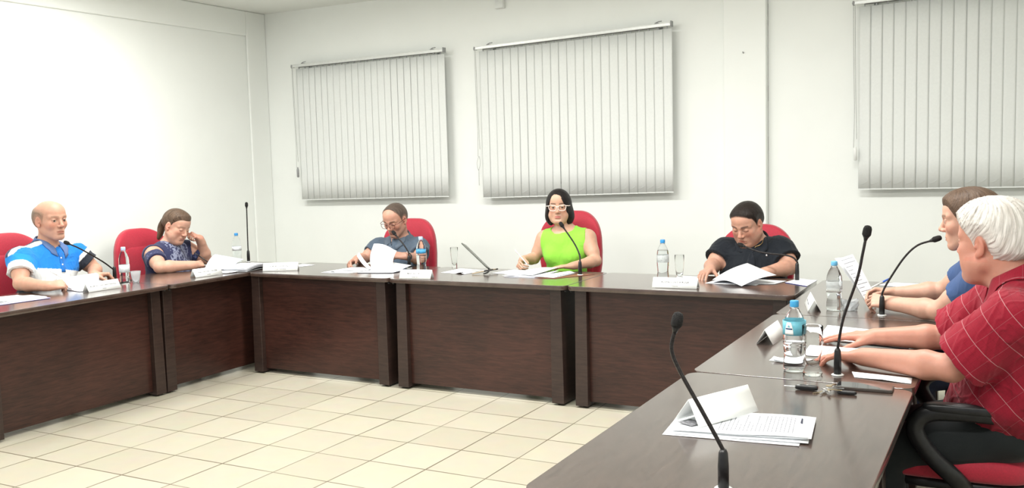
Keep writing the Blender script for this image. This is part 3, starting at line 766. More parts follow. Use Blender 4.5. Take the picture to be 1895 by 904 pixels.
def tmax_(t): return float(np.max(t))
def hair(style, color, color2=None, T=.012, h=.003, amp=.0015, name='hair', K=60, edge=.010):
    """hair grown off the same head solid; style(x,y,z)->signed room inside the hairline (m)"""
    def go(root, ro, J, H, o, ax):
        H0 = dict(c=np.zeros(3), R=np.eye(3), s=1.0)
        lo, hi = (-.125, -.155, -.20), (.125, .125, .155)
        f = Field(lo, hi, h); add_head(f, H0, False, False, o.get('face', {})); sl, X, Y, Z = f.blk(lo, hi)
        X, Y, Z = np.broadcast_arrays(X, Y, Z)
        base = f.d.copy()
        m, tmax, extra = style(X, Y, Z)
        # strands run away from the forehead
        U, Vv = hair_uv(X, Y, Z)
        nz = vnoise(U*K, Vv*5, Y*0+.5, 3)*.6+vnoise(U*K*2.3, Vv*9, Y*0+.5, 5)*.4
        t = np.clip(m*(.55 if tmax_(tmax) > .014 else .32), -.006, 1); t = np.minimum(t, tmax)
        d = base-t-nz*amp*np.clip(m/.01, 0, 1)
        if extra is not None:
            e = extra-nz*amp*1.5; k = .012; hh = np.clip(.5+.5*(d-e)/k, 0, 1); d = d+(e-d)*hh-k*hh*(1-hh)
        d = np.maximum(d, -(base+.006))   # hollow underneath: only a cap of hair
        f.d = d.astype(np.float32); P, F = f.mesh()
        P = relax(P, F, 1, .2)
        U, Vv = hair_uv(P[:, 0], P[:, 1], P[:, 2]); c = np.repeat(np.array(color)[None], len(P), 0)
        w_ = (vnoise(U*K*.8, Vv*3, U*0, 9)*.5+.5)[:, None]
        if color2 is not None: c = c*(1-w_)+np.array(color2)*w_
        if extra is None:
            q = P if True else P; mm = np.clip((style(q[:, 0], q[:, 1], q[:, 2])[0]+.001+.004*w_[:, 0])/edge, 0, 1)[:, None]; c = np.array(o.get('skin', (.6, .34, .25)))*(1-mm)*.85+c*mm
        pc = np.stack([U*K*1.6, Vv*5, U*0], 1)
        nmesh(name, (P*H['s']) @ H['R'].T+H['c']-ro, F, HAIR, root, c, pc)
    return go
def hair_uv(X, Y, Z):
    py, pz = Y-.085, Z-.060   # pole at the front hairline; axis slopes back
    ay, az = -.55, .835       # polar axis direction in yz
    A = py*ay+pz*az; Bq = py*az-pz*ay
    ang = np.arctan2(X, -Bq); pol = np.arctan2(np.sqrt(X*X+Bq*Bq), A)
    return ang, pol
def E_(X, Y, Z, c, r):
    k0 = np.sqrt(((X-c[0])/r[0])**2+((Y-c[1])/r[1])**2+((Z-c[2])/r[2])**2); k1 = np.sqrt(((X-c[0])/r[0]**2)**2+((Y-c[1])/r[1]**2)**2+((Z-c[2])/r[2]**2)**2)+1e-6
    return k0*(k0-1)/k1
def smin(a, b, k): h = np.clip(.5+.5*(b-a)/k, 0, 1); return b+(a-b)*h-k*h*(1-h)
def line_below(Y, ys, zs): return np.interp(Y, ys, zs)
def ear_gap(X, Y, Z): return E_(X, Y, Z, (0, -.010, -.012), (.2, .022, .036))
def st_short(front=.066, temple=.052, T=.012, burn=-.012, top=0):
    def g(X, Y, Z):
        zl = line_below(Y, [-.12, -.07, -.035, -.028, .012, .020, .045, .060, .072, .1], [-.070, -.066, -.050, -.03, -.03+.018+burn*0+.0, burn+.022, temple-.010, temple, front, front])
        zl = np.where(np.abs(X) < .045, np.where(Y > .045, front-1.5*X*X*4, zl), zl)
        m = np.minimum(Z-zl, 1); m = np.minimum(m, ear_gap(X, Y, Z)*.8)
        t = T+top*np.clip((Z-.05)/.06, 0, 1)
        return m, t*np.clip((Z+.075)/.05, .35, 1), None
    return g
def st_horseshoe(T=.007, hi_=.060, back=.085):
    def g(X, Y, Z):
        zl = line_below(Y, [-.12, -.07, -.035, -.028, .012, .030, .04], [-.066, -.062, -.045, -.03, -.02, .02, .05])
        zu = line_below(Y, [-.12, -.10, -.06, .0, .035], [back, back, hi_+.012, hi_, .045])
        m = np.minimum(np.minimum(Z-zl, zu-Z), (.038-Y)); m = np.minimum(m, ear_gap(X, Y, Z)*.8)
        return m*.8, T, None
    return g
def st_tied(T=.010, tail=True, front=.070):
    def g(X, Y, Z):
        zl = line_below(Y, [-.12, -.07, -.035, -.025, .010, .022, .045, .060, .072, .1], [-.055, -.050, -.040, -.01, .005, .03, .055, front-.005, front, front])
        m = np.minimum(Z-zl, ear_gap(X, Y, Z)*.8); e = None
        if tail:
            e = E_(X, Y, Z, (0, -.118, -.005), (.026, .026, .026))
            e = smin(e, E_(X, Y, Z, (0, -.130, -.055), (.036, .022, .062)), .02)
            e = smin(e, E_(X, Y, Z, (.004, -.118, -.115), (.024, .016, .05)), .02)
        return m, T, e
    return g
def st_bob(T=.020, length=-.135):
    def g(X, Y, Z):
        # one smooth helmet of hair, parted off-centre, open over the face and hanging to the jaw
        outer = E_(X, Y, Z, (.0, -.014, .014), (.0925, .1135, .1115))
        low = E_(X, Y, Z, (-.003, -.030, -.070), (.1060, .0820, .0950))
        outer = smin(outer, low, .035); outer = np.maximum(outer, length+.10*np.clip(-(Y+.02), -.06, .06)*0-Z)
        cx = X-.016; wz = .064*np.sqrt(np.clip((.0905-Z)/.0905, 0, 1.0))+.004*np.clip(-Z/.1, 0, 1)
        wz = wz*np.where(cx > 0, .84, 1.14)
        op = np.maximum(np.abs(cx)-wz, (.012-Y)); op = np.maximum(op, Z-.088)
        k = .008; a, b = outer, -op; h_ = np.clip(.5-.5*(a-b)/k, 0, 1); d = a+(b-a)*h_+k*h_*(1-h_)
        # open at the throat
        th = np.maximum(np.abs(X)-.050, np.maximum(-.045-Y, Z+.06)); d = np.maximum(d, -th)
        return np.full(np.broadcast(X, Y, Z).shape, -.02), T, d
    return g
def st_pulled(T=.013):
    def g(X, Y, Z):
        zl = line_below(Y, [-.12, -.07, -.035, -.02, .015, .030, .050, .062, .072, .1], [-.070, -.060, -.045, -.012, -.008, .005, .040, .058, .064, .066])
        m = np.minimum(Z-zl, 1); e = E_(X, Y, Z, (0, -.112, .0), (.045, .036, .045))
        return m, T, e
    return g

def tops(color, sleeve=.55, slack=.012, sl=None, collar=None, neckhole=(.064, .0), vneck=0, pattern=None, material=None, amp=.0035, seed=1, hem=None, h=None, name='shirt', coldshoulder=False, bottom=-.06, flare=1.0, foldk=22):
    def go(root, ro, J, H, o, ax):
        r, fw_, up = ax; s = o.get('s', 1.0); A = o.get('arm', 1.0)*s; hh = h or o.get('res', .004)*1.15
        pts = [J[k] for k in ('neck', 'chest', 'belly', 'shR', 'shL', 'pelvis')]; ends = []
        for sh, el in (('shR', 'elR'), ('shL', 'elL')): ends.append(J[sh]+(J[el]-J[sh])*sleeve)
        lo = np.min(pts+ends, 0)-.20*s; hi = np.max(pts+ends, 0)+.20*s; lo[2] = J['pelvis'][2]+bottom; hi[2] = J['neck'][2]+.12
        f = Field(lo, hi, hh); add_torso(f, J, o, slack)
        for (sh, el), e in zip((('shR', 'elR'), ('shL', 'elL')), ends):
            if sleeve > 0:
                a = J[sh]; dv = unit(J[el]-a)
                if coldshoulder:
                    a2 = a+dv*.085*s; f.cone(a2, e, .057*A+slack, .054*A*flare+slack, .006, cut=True)
                    f.op(lambda X, Y, Z, a=a, up=up, dv=dv: np.sqrt(((X-a[0]-dv[0]*.045)**2+(Y-a[1]-dv[1]*.045)**2+(Z-a[2]-dv[2]*.045-.01)**2))-.070*s, a-.14, a+.14, .006, 's')
                else: f.cone(a, e, .058*A+slack, .053*A*flare+slack, .03, cut=True)
                w0 = J[sh]+(J[el]-J[sh])*(sleeve-.13); f.cone(w0, e+dv*.02, .042*A+slack*.5, .046*A*flare+slack*.55, .004, 's')
            else:
                a = J[sh]; dv = unit(J[el]-a); outw = unit(a-J['neck']-up*((a-J['neck'])@up))
                c = a+outw*.045*s; f.ell(c-up*.01, np.array((.062, .075, .11))*s, np.stack([r, fw_, up], 1), .012, 's')
        # neck opening
        nr, dz = neckhole; N = J['neck']
        f.cone(N+up*(.028+dz)*s-fw_*.012*s, N+up*.16*s+fw_*.0*s, nr*s, nr*s*1.5, .008, 's')
        if nr > .075: f.ell(N+fw_*.035*s+up*(.03+dz)*s, np.array((nr*1.05, nr*.9, .075))*s, np.stack([r, fw_, up], 1), .01, 's')
        if vneck:
            cd = o.get('depth', .105)*s; p0 = N+up*.05*s+fw_*.045*s; p1 = N-up*vneck*s+fw_*(cd*.95+.02)
            for q in np.linspace(0, 1, 5): f.cone(p0+r*(q-.5)*2*.050*s, p1, .012*s, .004*s, .006, 's')
        sl_, X, Y, Z = f.blk(f.lo, f.lo+f.h*(f.n+1))
        # creases
        q = foldk; wx = X*1.0+Z*.35; 
        n1 = vnoise(X*q, Y*q, Z*q*.55, seed); n2 = vnoise(X*q*.4+Z*4, Y*q*.4, Z*q*.5, seed+4)
        n3 = vnoise(X*q*1.9+n2*1.5, Y*q*1.9+n2*1.5, Z*q*.8+n2*3, seed+8)
        f.d += (n1*amp*.8+(np.abs(n2)-.35)*amp*2.2+np.minimum(np.abs(n3)*2.2, .6)*amp*1.0-amp*.5).astype(np.float32)
        P, F = f.mesh(); P = relax(P, F, 1, .3)
        L = P-J['neck']; tx, ty, tz = L@r, L@fw_, L@up
        # which vertices belong to a sleeve, and where along it
        st = np.full(len(P), -1.0); side = np.zeros(len(P)); arc = np.zeros(len(P))
        for q_, (sh, el) in ((1, ('shR', 'elR')), (-1, ('shL', 'elL'))):
            a = J[sh]; dv = unit(J[el]-a); w_ = P-a; t = w_@dv; rad = np.linalg.norm(w_-t[:, None]*dv, axis=1)
            m = (t > .025*s) & (rad < .09*s) & ((tx*q_) > np.linalg.norm(J['shR']-J['shL'])*.5-.05*s if not np.isnan(q_) else True)
            st[m] = t[m]/np.linalg.norm(J[el]-a); side[m] = q_
            b1 = unit(np.cross(dv, up)); b2 = np.cross(dv, b1); arc[m] = np.arctan2(w_[m]@b1, w_[m]@b2)*.062
        col = np.repeat(np.array(color, float)[None], len(P), 0)
        if pattern: pattern(col, tx, ty, tz, st, side, P)
        pc = np.stack([(ty+tz)*.72+.35*tx, (ty-tz)*.72+.12*tx, tx], 1)
        J['_f'] = f
        nmesh(name, P-ro, F, material or CLOTH, root, col, pc)
        if collar: collar(root, ro, J, H, o, ax)
    return go
def polo_collar(color, color2=None, r0=.066, rise=.030, drop=.040, point=.035, openw=.16, gap=.35, tilt=.42, material=None, up_=.045):
    """turned-down collar: a strip round the neck, standing up and folding over, with two points in front"""
    def go(root, ro, J, H, o, ax):
        r, fw_, up = ax; s = o.get('s', 1.0); N = J['neck']; hd = unit(J['head']-N); nup = unit(up*.6+hd*.4)
        f2 = unit(fw_-nup*(fw_@nup)); r2_ = np.cross(f2, nup)
        def strip(u, v):
            a = -PI+gap+u*(2*PI-2*gap)    # 0 = back of the neck
            ca, sa = math.cos(a), math.sin(a); fr = (1-ca)/2   # 0 back ... 1 front
            lift = -tilt*.09*fr
            if v < .45: q = v/.45; rad = r0-.004*q; z = lift+rise*(q)*(1-.35*fr)
            else: q = (v-.45)/.55; rad = r0-.004+.018*q+.022*q*fr**3; z = lift+rise*(1-.35*fr)-q*(drop+point*max(0, fr-.70)**2*11.0)*(1.0-.1*fr)+.006*math.sin(q*PI)
            p = N+(r2_*sa*rad*1.0+f2*(-ca*rad*1.08+.004*fr))*s+nup*(z+up_)*s
            return p-ro
        NU, NV = 56, 12; G_ = np.array([strip(i/NU, j/NV) for i in range(NU+1) for j in range(NV+1)])+ro
        vv = np.tile(np.arange(NV+1)/NV, NU+1)
        if '_f' in J: G_ = lay_on(J['_f'], G_, .0045)
        G_ = (G_-ro).reshape(NU+1, NV+1, 3)
        for _ in range(2): G_[1:-1, 1:-1] = .5*G_[1:-1, 1:-1]+.125*(G_[2:, 1:-1]+G_[:-2, 1:-1]+G_[1:-1, 2:]+G_[1:-1, :-2])
        mb = MB(); mb.grid(lambda u, v: Vector(G_[int(round(u*NU)), int(round(v*NV))]), NU, NV, .003); ob = mb.build('collar', material or CLOTH, root)
        me = ob.data; a = me.attributes.new('tint', 'FLOAT_COLOR', 'POINT'); n = len(me.vertices); a.data.foreach_set('color', np.tile(np.array([*color, 1], np.float32), n))
        a = me.attributes.new('weave', 'FLOAT_VECTOR', 'POINT'); co = np.zeros(n*3, np.float32); me.vertices.foreach_get('co', co); a.data.foreach_set('vector', co)
        # button placket below the opening
        cd = o.get('depth', .105)*s
        pl = lay_on(J['_f'], [N+f2*(r0+.06)*s-up*(.005+.13*i/8)*s+r2_*(j/4-.5)*.030*s for i in range(9) for j in range(5)], .0028, True)-ro if '_f' in J else None
        if pl is not None:
            pl = pl.reshape(9, 5, 3); mb = MB(); mb.grid(lambda u, v: Vector(pl[int(round(u*8)), int(round(v*4))]), 8, 4, .0022); ob = mb.build('placket', material or CLOTH, root); me = ob.data; n = len(me.vertices)
            a = me.attributes.new('tint', 'FLOAT_COLOR', 'POINT'); a.data.foreach_set('color', np.tile(np.array([*(color2 or color), 1], np.float32), n))
            a = me.attributes.new('weave', 'FLOAT_VECTOR', 'POINT'); co = np.zeros(n*3, np.float32); me.vertices.foreach_get('co', co); a.data.foreach_set('vector', co)
    return go
def trousers(color, material=None, knees=None, shoec=(.02, .016, .014)):
    def go(root, ro, J, H, o, ax):
        s = o.get('s', 1.0); P0 = J['pelvis']; fw2 = unit(np.array([ax[1][0], ax[1][1], 0])); rt2 = np.array([fw2[1], -fw2[0], 0])
        lo = np.array([P0[0]-.65, P0[1]-.65, .03]); hi = np.array([P0[0]+.65, P0[1]+.65, P0[2]+.14]); f = Field(lo, hi, .009)
        f.ell(P0, (.175*s, .125*s, .115*s), np.stack([rt2, fw2, np.array([0, 0, 1.])], 1), .03)
        for q in (-1, 1):
            hp = P0+rt2*q*.085-np.array([0, 0, .02]); kn = P0+fw2*.40+rt2*q*.11+np.array([0, 0, -P0[2]+.47]); an = kn+fw2*-.03+np.array([0, 0, -.36])
            f.cone(hp, kn, .090*s, .067*s, .04); f.cone(kn, an, .066*s, .052*s, .02)
            sb = MB(); 
            Q = Matrix.Translation(Vector(an+fw2*.06-ro)+Vector((0, 0, -.068))) @ Matrix.Rotation(math.atan2(fw2[1], fw2[0]), 4, 'Z')
            vs = MB(); vs.superell((0, 0, 0), (.135, .047, .042), .7, .7, 24, 12, lambda p: Vector((p.x, p.y, p.z*(1.0-.35*max(0, p.x/.135)))))
            vs.v = [tuple(Q @ Vector(v)) for v in vs.v]; vs.build('shoe', BLACK, root)
        sl_, X, Y, Z = f.blk(lo, hi+.02); f.d += (vnoise(X*16, Y*16, Z*16, 3)*.006).astype(np.float32)
        P, F = f.mesh(); P = relax(P, F, 1, .3); nmesh('trousers', P-ro, F, material or CLOTH, root, np.repeat(np.array(color, float)[None], len(P), 0))
    return go
def glasses(material, w=.0245, hgt=.0185, cat=0, thick=.0016, side=True):
    def go(root, ro, J, H, o, ax):
        mb = MB(); T = lambda p: Vector(h2w(H, p)-ro)
        for q in (-1, 1):
            pts = []
            for k in range(25):
                a = 2*PI*k/24; c, s_ = math.cos(a), math.sin(a); e = 2.6
                x = w*math.copysign(abs(c)**(2/e), c); z = hgt*math.copysign(abs(s_)**(2/e), s_)
                if z < 0: x *= .93
                z += cat*max(0, x/w)*(1 if z > 0 else .2)
                pts.append(T((q*(.033+x), .1035-.10*(abs(.033+x)-.02)**1.0*.35, -.002+z)))
            mb.tube(pts, thick*H['s'], 8, cap=False)
            mb.tube([T((q*(.033+w), .094, .008+cat*.8)), T((q*.078, .080, .010)), T((q*.084, .02, .008)), T((q*.083, -.015, .004)), T((q*.080, -.03, -.015))], thick*1.1*H['s'], 8)
        mb.tube([T((-.010, .1045, .004)), T((0, .107, .007)), T((.010, .1045, .004))], thick*H['s'], 8)
        mb.build('glasses', material, root)
    return go
# ------------------------------------------------------------------ the seven people
def pat_stripes(col, tx, ty, tz, st, side, P):
    BL = np.array((.012, .19, .62)); WH = np.array((.72, .74, .74)); BK = np.array((.02, .024, .035)); NV = np.array((.03, .04, .09)); LB = np.array((.10, .30, .60))
    body = st < 0
    z = tz+.05*np.abs(tx)*0
    m = body & (z < -.150); col[m] = WH
    m = body & (z < -.252) & (z > -.262); col[m] = BK
    m = body & (z <= -.262); col[m] = BK
    yo = body & (z > -.085) & (np.abs(tx) > .055)
    m = yo & (ty < -.005); col[m] = LB
    m = yo & (ty >= -.005) & (ty < .028); col[m] = NV
    m = yo & (ty >= .028) & (ty < .068); col[m] = WH
    s1 = (~body) & (side > 0); s2 = (~body) & (side < 0)
    col[s1 & (st < .36)] = (.015, .24, .66); col[s1 & (st >= .36)] = WH; col[s2 & (st < .32)] = WH; col[s2 & (st >= .32)] = BK
def pat_lace(col, tx, ty, tz, st, side, P):
    n = vnoise(P[:, 0]*85, P[:, 1]*85, P[:, 2]*60, 11)*.6+vnoise(P[:, 0]*180, P[:, 1]*180, P[:, 2]*150, 12)*.4
    m = (st < 0) & (np.abs(tx) < .115) & (tz > -.20) & (ty > 0) & (n > .10-.22*(np.abs(np.abs(tx)-.055) < .03))
    col[m] = (.22, .24, .34)
    m = (st >= 0) & (n > .35); col[m] = (.10, .12, .24)
def pat_trim(c):
    def g(col, tx, ty, tz, st, side, P):
        m = (st > 0) & (st > st.max()-.045) & (st < st.max()-.02); col[m] = c
    return g
CREAM = mat('cream_spectacle_frame', (.80, .66, .60), .25, nscale=80, namp=.05)
BROWNF = mat('brown_spectacle_frame', (.10, .02, .02), .25, nscale=80, namp=.2)

def necklace(root, ro, J, H, o, ax):
    r, fw_, up = ax; N = J['neck']; mb = MB()
    raw = [N+r*math.sin(q*1.25)*.066+fw_*(.09+.05*(1-abs(q)))+up*(.030-.100*(1-abs(q)**1.7)) for q in np.linspace(-1, 1, 21)]
    pts = [Vector(v) for v in lay_on(J['_f'], raw, .007)-ro]
    mb.tube(pts, .0018, 6); mb.build('necklace', GOLD, root)
    m2 = MB(); m2.superell(pts[10]+Vector(-up*.012+fw_*.004), (.008, .005, .013), .9, .9, 12, 8); m2.build('pendant', STEEL, root)
    bd = MB(); c = lay_on(J['_f'], [N-r*.095+fw_*.14-up*.075], .002, True)[0]-ro
    bd.superell(c, (.007, .003, .007), 1, 1, 10, 6); bd.build('embroidered_badge', STEEL, root)
def necklace_old(root, ro, J, H, o, ax):
    r, fw_, up = ax; N = J['neck']; mb = MB()
    pts = []
    for q in np.linspace(-1, 1, 17):
        a = q*1.0; pts.append(Vector(N+r*math.sin(a*1.2)*.060-ro+fw_*(.070+.052*(1-abs(q)))-up*(.0-.022+.095*(1-abs(q)**1.6))))
    mb.tube(pts, .0016, 6); mb.build('necklace', GOLD, root)
    m2 = MB(); m2.superell(pts[8]+Vector(-up*.010+fw_*.006), (.008, .005, .013), .9, .9, 12, 8); m2.build('pendant', STEEL, root)
def buttons(n=2, z0=.045, dz=.05, col=None, depth=.0):
    def go(root, ro, J, H, o, ax):
        r, fw_, up = ax; s = o.get('s', 1.0); cd = o.get('depth', .105)*s
        for i in range(n):
            c = lay_on(J['_f'], [J['neck']-up*(z0+dz*i)*s+fw_*.15*s], .005, True)[0]-ro
            mb = MB(); Q = Vector(fw_).to_track_quat('Z', 'Y').to_matrix().to_4x4(); mb.lathe([(.0055, -.002), (.006, 0), (.005, .002)], 12, Matrix.Translation(Vector(c)) @ Q)
            mb.build('button', col or WHITE, root)
    return go
def earring(root, ro, J, H, o, ax):
    p = Vector(h2w(H, (-.083, .0, -.045))-ro); mb = MB(); mb.superell(p, (.0035, .0035, .004), 1, 1, 10, 6); mb.superell(p+Vector((0, 0, -.016)), (.004, .004, .011), 1, 1, 10, 6); mb.build('earring', STEEL, root)
def band(name, w_, side, r0, material, width=.018, face=0):
    """a strap round the wrist"""
    def go(root, ro, J, H, o, ax):
        W_ = J['wr'+side]; d = unit(W_-J['el'+side]); n = unit(J['n'+side]-d*(J['n'+side]@d)); b = np.cross(d, n); c = W_-d*w_
        mb = MB(); R = Matrix((Vector(n), Vector(b), Vector(d))).transposed().to_4x4(); R.translation = Vector(c-ro)
        vs = MB(); vs.lathe([(r0, -width/2), (r0+.003, -width/2), (r0+.003, width/2), (r0, width/2), (r0, -width/2)], 24, R @ Matrix.Diagonal((.86, 1.06, 1, 1)), cap=False)
        vs.build(name, material, root)
        if face:
            m2 = MB(); m2.lathe([(.017, 0), (.018, .004), (.015, .009)], 20, Matrix.Translation(Vector(c-n*(r0*.86+.001)-ro)) @ Vector(-n).to_track_quat('Z', 'Y').to_matrix().to_4x4()); m2.build('watch_case', STEEL, root)
    return go

figure('bald man in a blue and white striped polo holding a pen',
    dict(head=(-1.19, .715, 1.192), F=(1, -.03, -.02), neck=(-1.25, .714, .995), chest=(-1.215, .665, .855), belly=(-1.22, .665, .70), pelvis=(-1.33, .66, .60),
         shR=(-1.19, .475, .950), shL=(-1.23, .915, .940), elR=(-1.06, .372, .805), wrR=(-.815, .395, .795), dR=(.22, .95, .02), nR=(-.5, .25, -.75),
         elL=(-1.15, 1.01, .82), wrL=(-.985, .860, .805), dL=(.55, .80, -.02), nL=(.1, 0, -1)),
    dict(s=1.1, hs=1.15, res=.0037, skin=(0.539, 0.297, 0.209), brow=(.26, .15, .10), browk=.6, belly=.135, bellyw=.155, cR='pen', cL='grip', tR=(30, 35, .5), tL=(35, 30, .4), hand=1.05, gaze=(.9, -.4, -.05), arm=1.02, stubble=.15),
    [hair(st_horseshoe(.006, .064, .092), (.13, .085, .055), (.22, .16, .12), amp=.0008, edge=.022),
     tops((.012, .19, .62), sleeve=.60, pattern=pat_stripes, flare=1.12, amp=.0045, seed=2, neckhole=(.066, 0), vneck=.02),
     polo_collar((.10, .17, .36), (.012, .15, .5), r0=.070, rise=.034, drop=.045, point=.05, gap=.30), buttons(2, .06, .045), trousers((.03, .03, .035))])
figure('woman with a fair ponytail in a navy cold-shoulder top leaning her cheek on her hand',
    dict(head=(-1.15, 1.765, 1.075), F=(.93, .02, -.40), U=(.10, .12, 1), neck=(-1.245, 1.745, .905), chest=(-1.205, 1.70, .775), belly=(-1.24, 1.72, .66), pelvis=(-1.36, 1.76, .59),
         shR=(-1.19, 1.555, .875), shL=(-1.24, 1.925, .880), elR=(-.985, 1.43, .795), wrR=(-.880, 1.655, .79), dR=(.12, .95, .02), nR=(-.55, .2, -.75),
         elL=(-1.145, 2.04, .79), wrL=(-1.10, 1.945, .960), dL=(.02, -.80, .42), nL=(-.45, .10, -.7)),
    dict(s=1.05, hs=1.06, res=.0037, skin=(0.577, 0.331, 0.242), brow=(.25, .15, .09), browk=.6, bust=1, arm=1.10, hand=.92, thin=.9, cR='pen', tR=(30, 35, .5), cL='fist', tL=(40, 20, .4), face=dict(lids=1, fat=.002, brow=.7), neck=.050, belly=.13, bellyw=.155, lipc=(.50, .20, .17)),
    [hair(st_tied(.012, front=.074), (.060, .037, .024), (.15, .098, .066), amp=.002),
     tops((.028, .032, .085), sleeve=.62, pattern=pat_lace, amp=.002, seed=5, neckhole=(.060, .0), vneck=.13, coldshoulder=True, slack=.010), trousers((.02, .02, .03))])
figure('man with brown glasses in a slate-grey polo reading from a raised page',
    dict(head=(.372, 2.525, 1.082), F=(.02, -.90, -.40), neck=(.345, 2.63, .905), chest=(.352, 2.59, .765), belly=(.341, 2.62, .66), pelvis=(.28, 2.72, .58),
         shR=(.160, 2.60, .850), shL=(.520, 2.61, .860), elR=(.095, 2.47, .775), wrR=(.190, 2.265, .800), dR=(-.10, -.86, -.30), nR=(.55, -.1, -.8),
         elL=(.630, 2.48, .785), wrL=(.668, 2.235, .835), dL=(-.86, -.48, .10), nL=(-.25, .35, -.85)),
    dict(s=1.06, hs=1.05, res=.0037, skin=(0.521, 0.284, 0.205), brow=(.09, .055, .035), browk=.8, cR='grip', cL='pinch', tR=(35, 20, .3), tL=(25, 40, .3), hand=1.02, face=dict(lids=1), stubble=.3, neck=.058, belly=.13),
    [hair(st_short(.1085, .088, .005), (.05, .036, .028), (.13, .095, .075), amp=.0006, edge=.020),
     tops((.075, .105, .145), sleeve=.58, amp=.0045, flare=1.15, seed=7, neckhole=(.066, 0), vneck=.025),
     polo_collar((.10, .13, .17), r0=.068, rise=.030, drop=.042, point=.05), glasses(BROWNF, .0255, .0195), band('wristwatch', .012, 'L', .030, BLACK, .02, 1), buttons(1, .07, .05), trousers((.02, .02, .025))])
figure('woman with a black bob and pale glasses in a lime-green sleeveless dress',
    dict(head=(1.735, 2.595, 1.180), F=(.34, -.94, -.05), neck=(1.752, 2.65, 1.005), chest=(1.765, 2.62, .865), belly=(1.764, 2.65, .71), pelvis=(1.72, 2.72, .60),
         shR=(1.605, 2.63, .945), shL=(1.925, 2.65, .955), elR=(1.53, 2.60, .800), wrR=(1.535, 2.405, .815), dR=(.10, -.90, -.32), nR=(.75, -.05, -.6),
         elL=(2.02, 2.58, .800), wrL=(1.935, 2.385, .785), dL=(-.82, -.52, -.06), nL=(0, .0, -1)),
    dict(s=1.0, hs=1.0, res=.0035, skin=(.56, .335, .235), brow=(.05, .03, .025), browk=.8, bust=1, arm=.98, hand=.92, thin=.88, face=dict(fat=-.013, brow=.4, lip=.9), browz=.002, cR=((58, 55, 25), (60, 60, 30), (64, 66, 34), (66, 68, 36)), tR=(28, 35, .5), cL='flat', tL=(40, 5, .3), neck=.048, lipc=(.50, .14, .13), belly=.11, bellyw=.135, gaze=(.43, -.9, .0), depth=.10),
    [hair(st_bob(), (.006, .004, .004), (.012, .008, .008), amp=.0012),
     tops((.26, .62, .06), sleeve=0, slack=.007, amp=.0025, seed=9, neckhole=(.080, -.012), foldk=16, name='dress'),
     glasses(CREAM, .0280, .0190, cat=.007, thick=.0025), earring, trousers((.26, .62, .05))])
figure('man in a black polo looking down at papers, right seat of the back row',
    dict(head=(3.085, 2.525, 1.072), F=(-.20, -.87, -.42), neck=(3.115, 2.64, .925), chest=(3.115, 2.585, .79), belly=(3.115, 2.60, .69), pelvis=(3.1, 2.72, .59),
         shR=(2.925, 2.60, .885), shL=(3.275, 2.62, .900), elR=(2.87, 2.50, .800), wrR=(2.915, 2.30, .800), dR=(-.14, -.95, -.14), nR=(.15, -.1, -1),
         elL=(3.355, 2.54, .80), wrL=(3.255, 2.33, .79), dL=(-.82, -.56, 0), nL=(0, 0, -1)),
    dict(s=1.12, hs=1.12, res=.0037, skin=(0.539, 0.297, 0.213), brow=(.05, .03, .025), browk=.8, build=1.08, arm=1.10, face=dict(lids=1, fat=.006), stubble=.25, neck=.064, belly=.155, bellyw=.175, cR='rest', cL='rest', hand=1.02),
    [hair(st_short(.083, .064, .010), (.009, .006, .005), (.024, .016, .013), amp=.0015),
     tops((.007, .010, .015), sleeve=.62, amp=.0042, seed=13, neckhole=(.070, 0), vneck=.055, pattern=pat_trim((.35, .25, .2)), flare=1.20),
     polo_collar((.009, .012, .018), r0=.072, rise=.032, drop=.046, point=.06, gap=.42), necklace, trousers((.02, .02, .025))])
figure('brown-haired woman in a blue shirt, in profile behind the white-haired man',
    dict(head=(4.412, 1.12, 1.200), F=(-.99, .10, -.10), neck=(4.505, 1.13, 1.02), chest=(4.50, 1.16, .87), belly=(4.53, 1.20, .72), pelvis=(4.60, 1.28, .60),
         shR=(4.45, 1.36, .955), shL=(4.47, .97, .945), elR=(4.29, 1.45, .835), wrR=(4.075, 1.43, .815), dR=(-.95, -.18, .02), nR=(.1, -.7, -.7),
         elL=(4.30, 1.06, .800), wrL=(4.09, 1.19, .805), dL=(-.93, .30, .05), nL=(.1, .7, -.7)),
    dict(s=1.05, hs=1.12, res=.0036, skin=(0.558, 0.323, 0.238), brow=(.12, .07, .04), browk=.7, bust=1, arm=1.1, hand=.98, thin=.92, cR='pinch', cL='pinch', tR=(25, 30, .4), tL=(25, 30, .4), neck=.048),
    [hair(st_pulled(.015), (.060, .036, .024), (.14, .09, .06), amp=.0018, K=80),
     tops((.045, .085, .20), sleeve=.52, amp=.003, seed=17, neckhole=(.070, 0)), trousers((.03, .04, .08))])
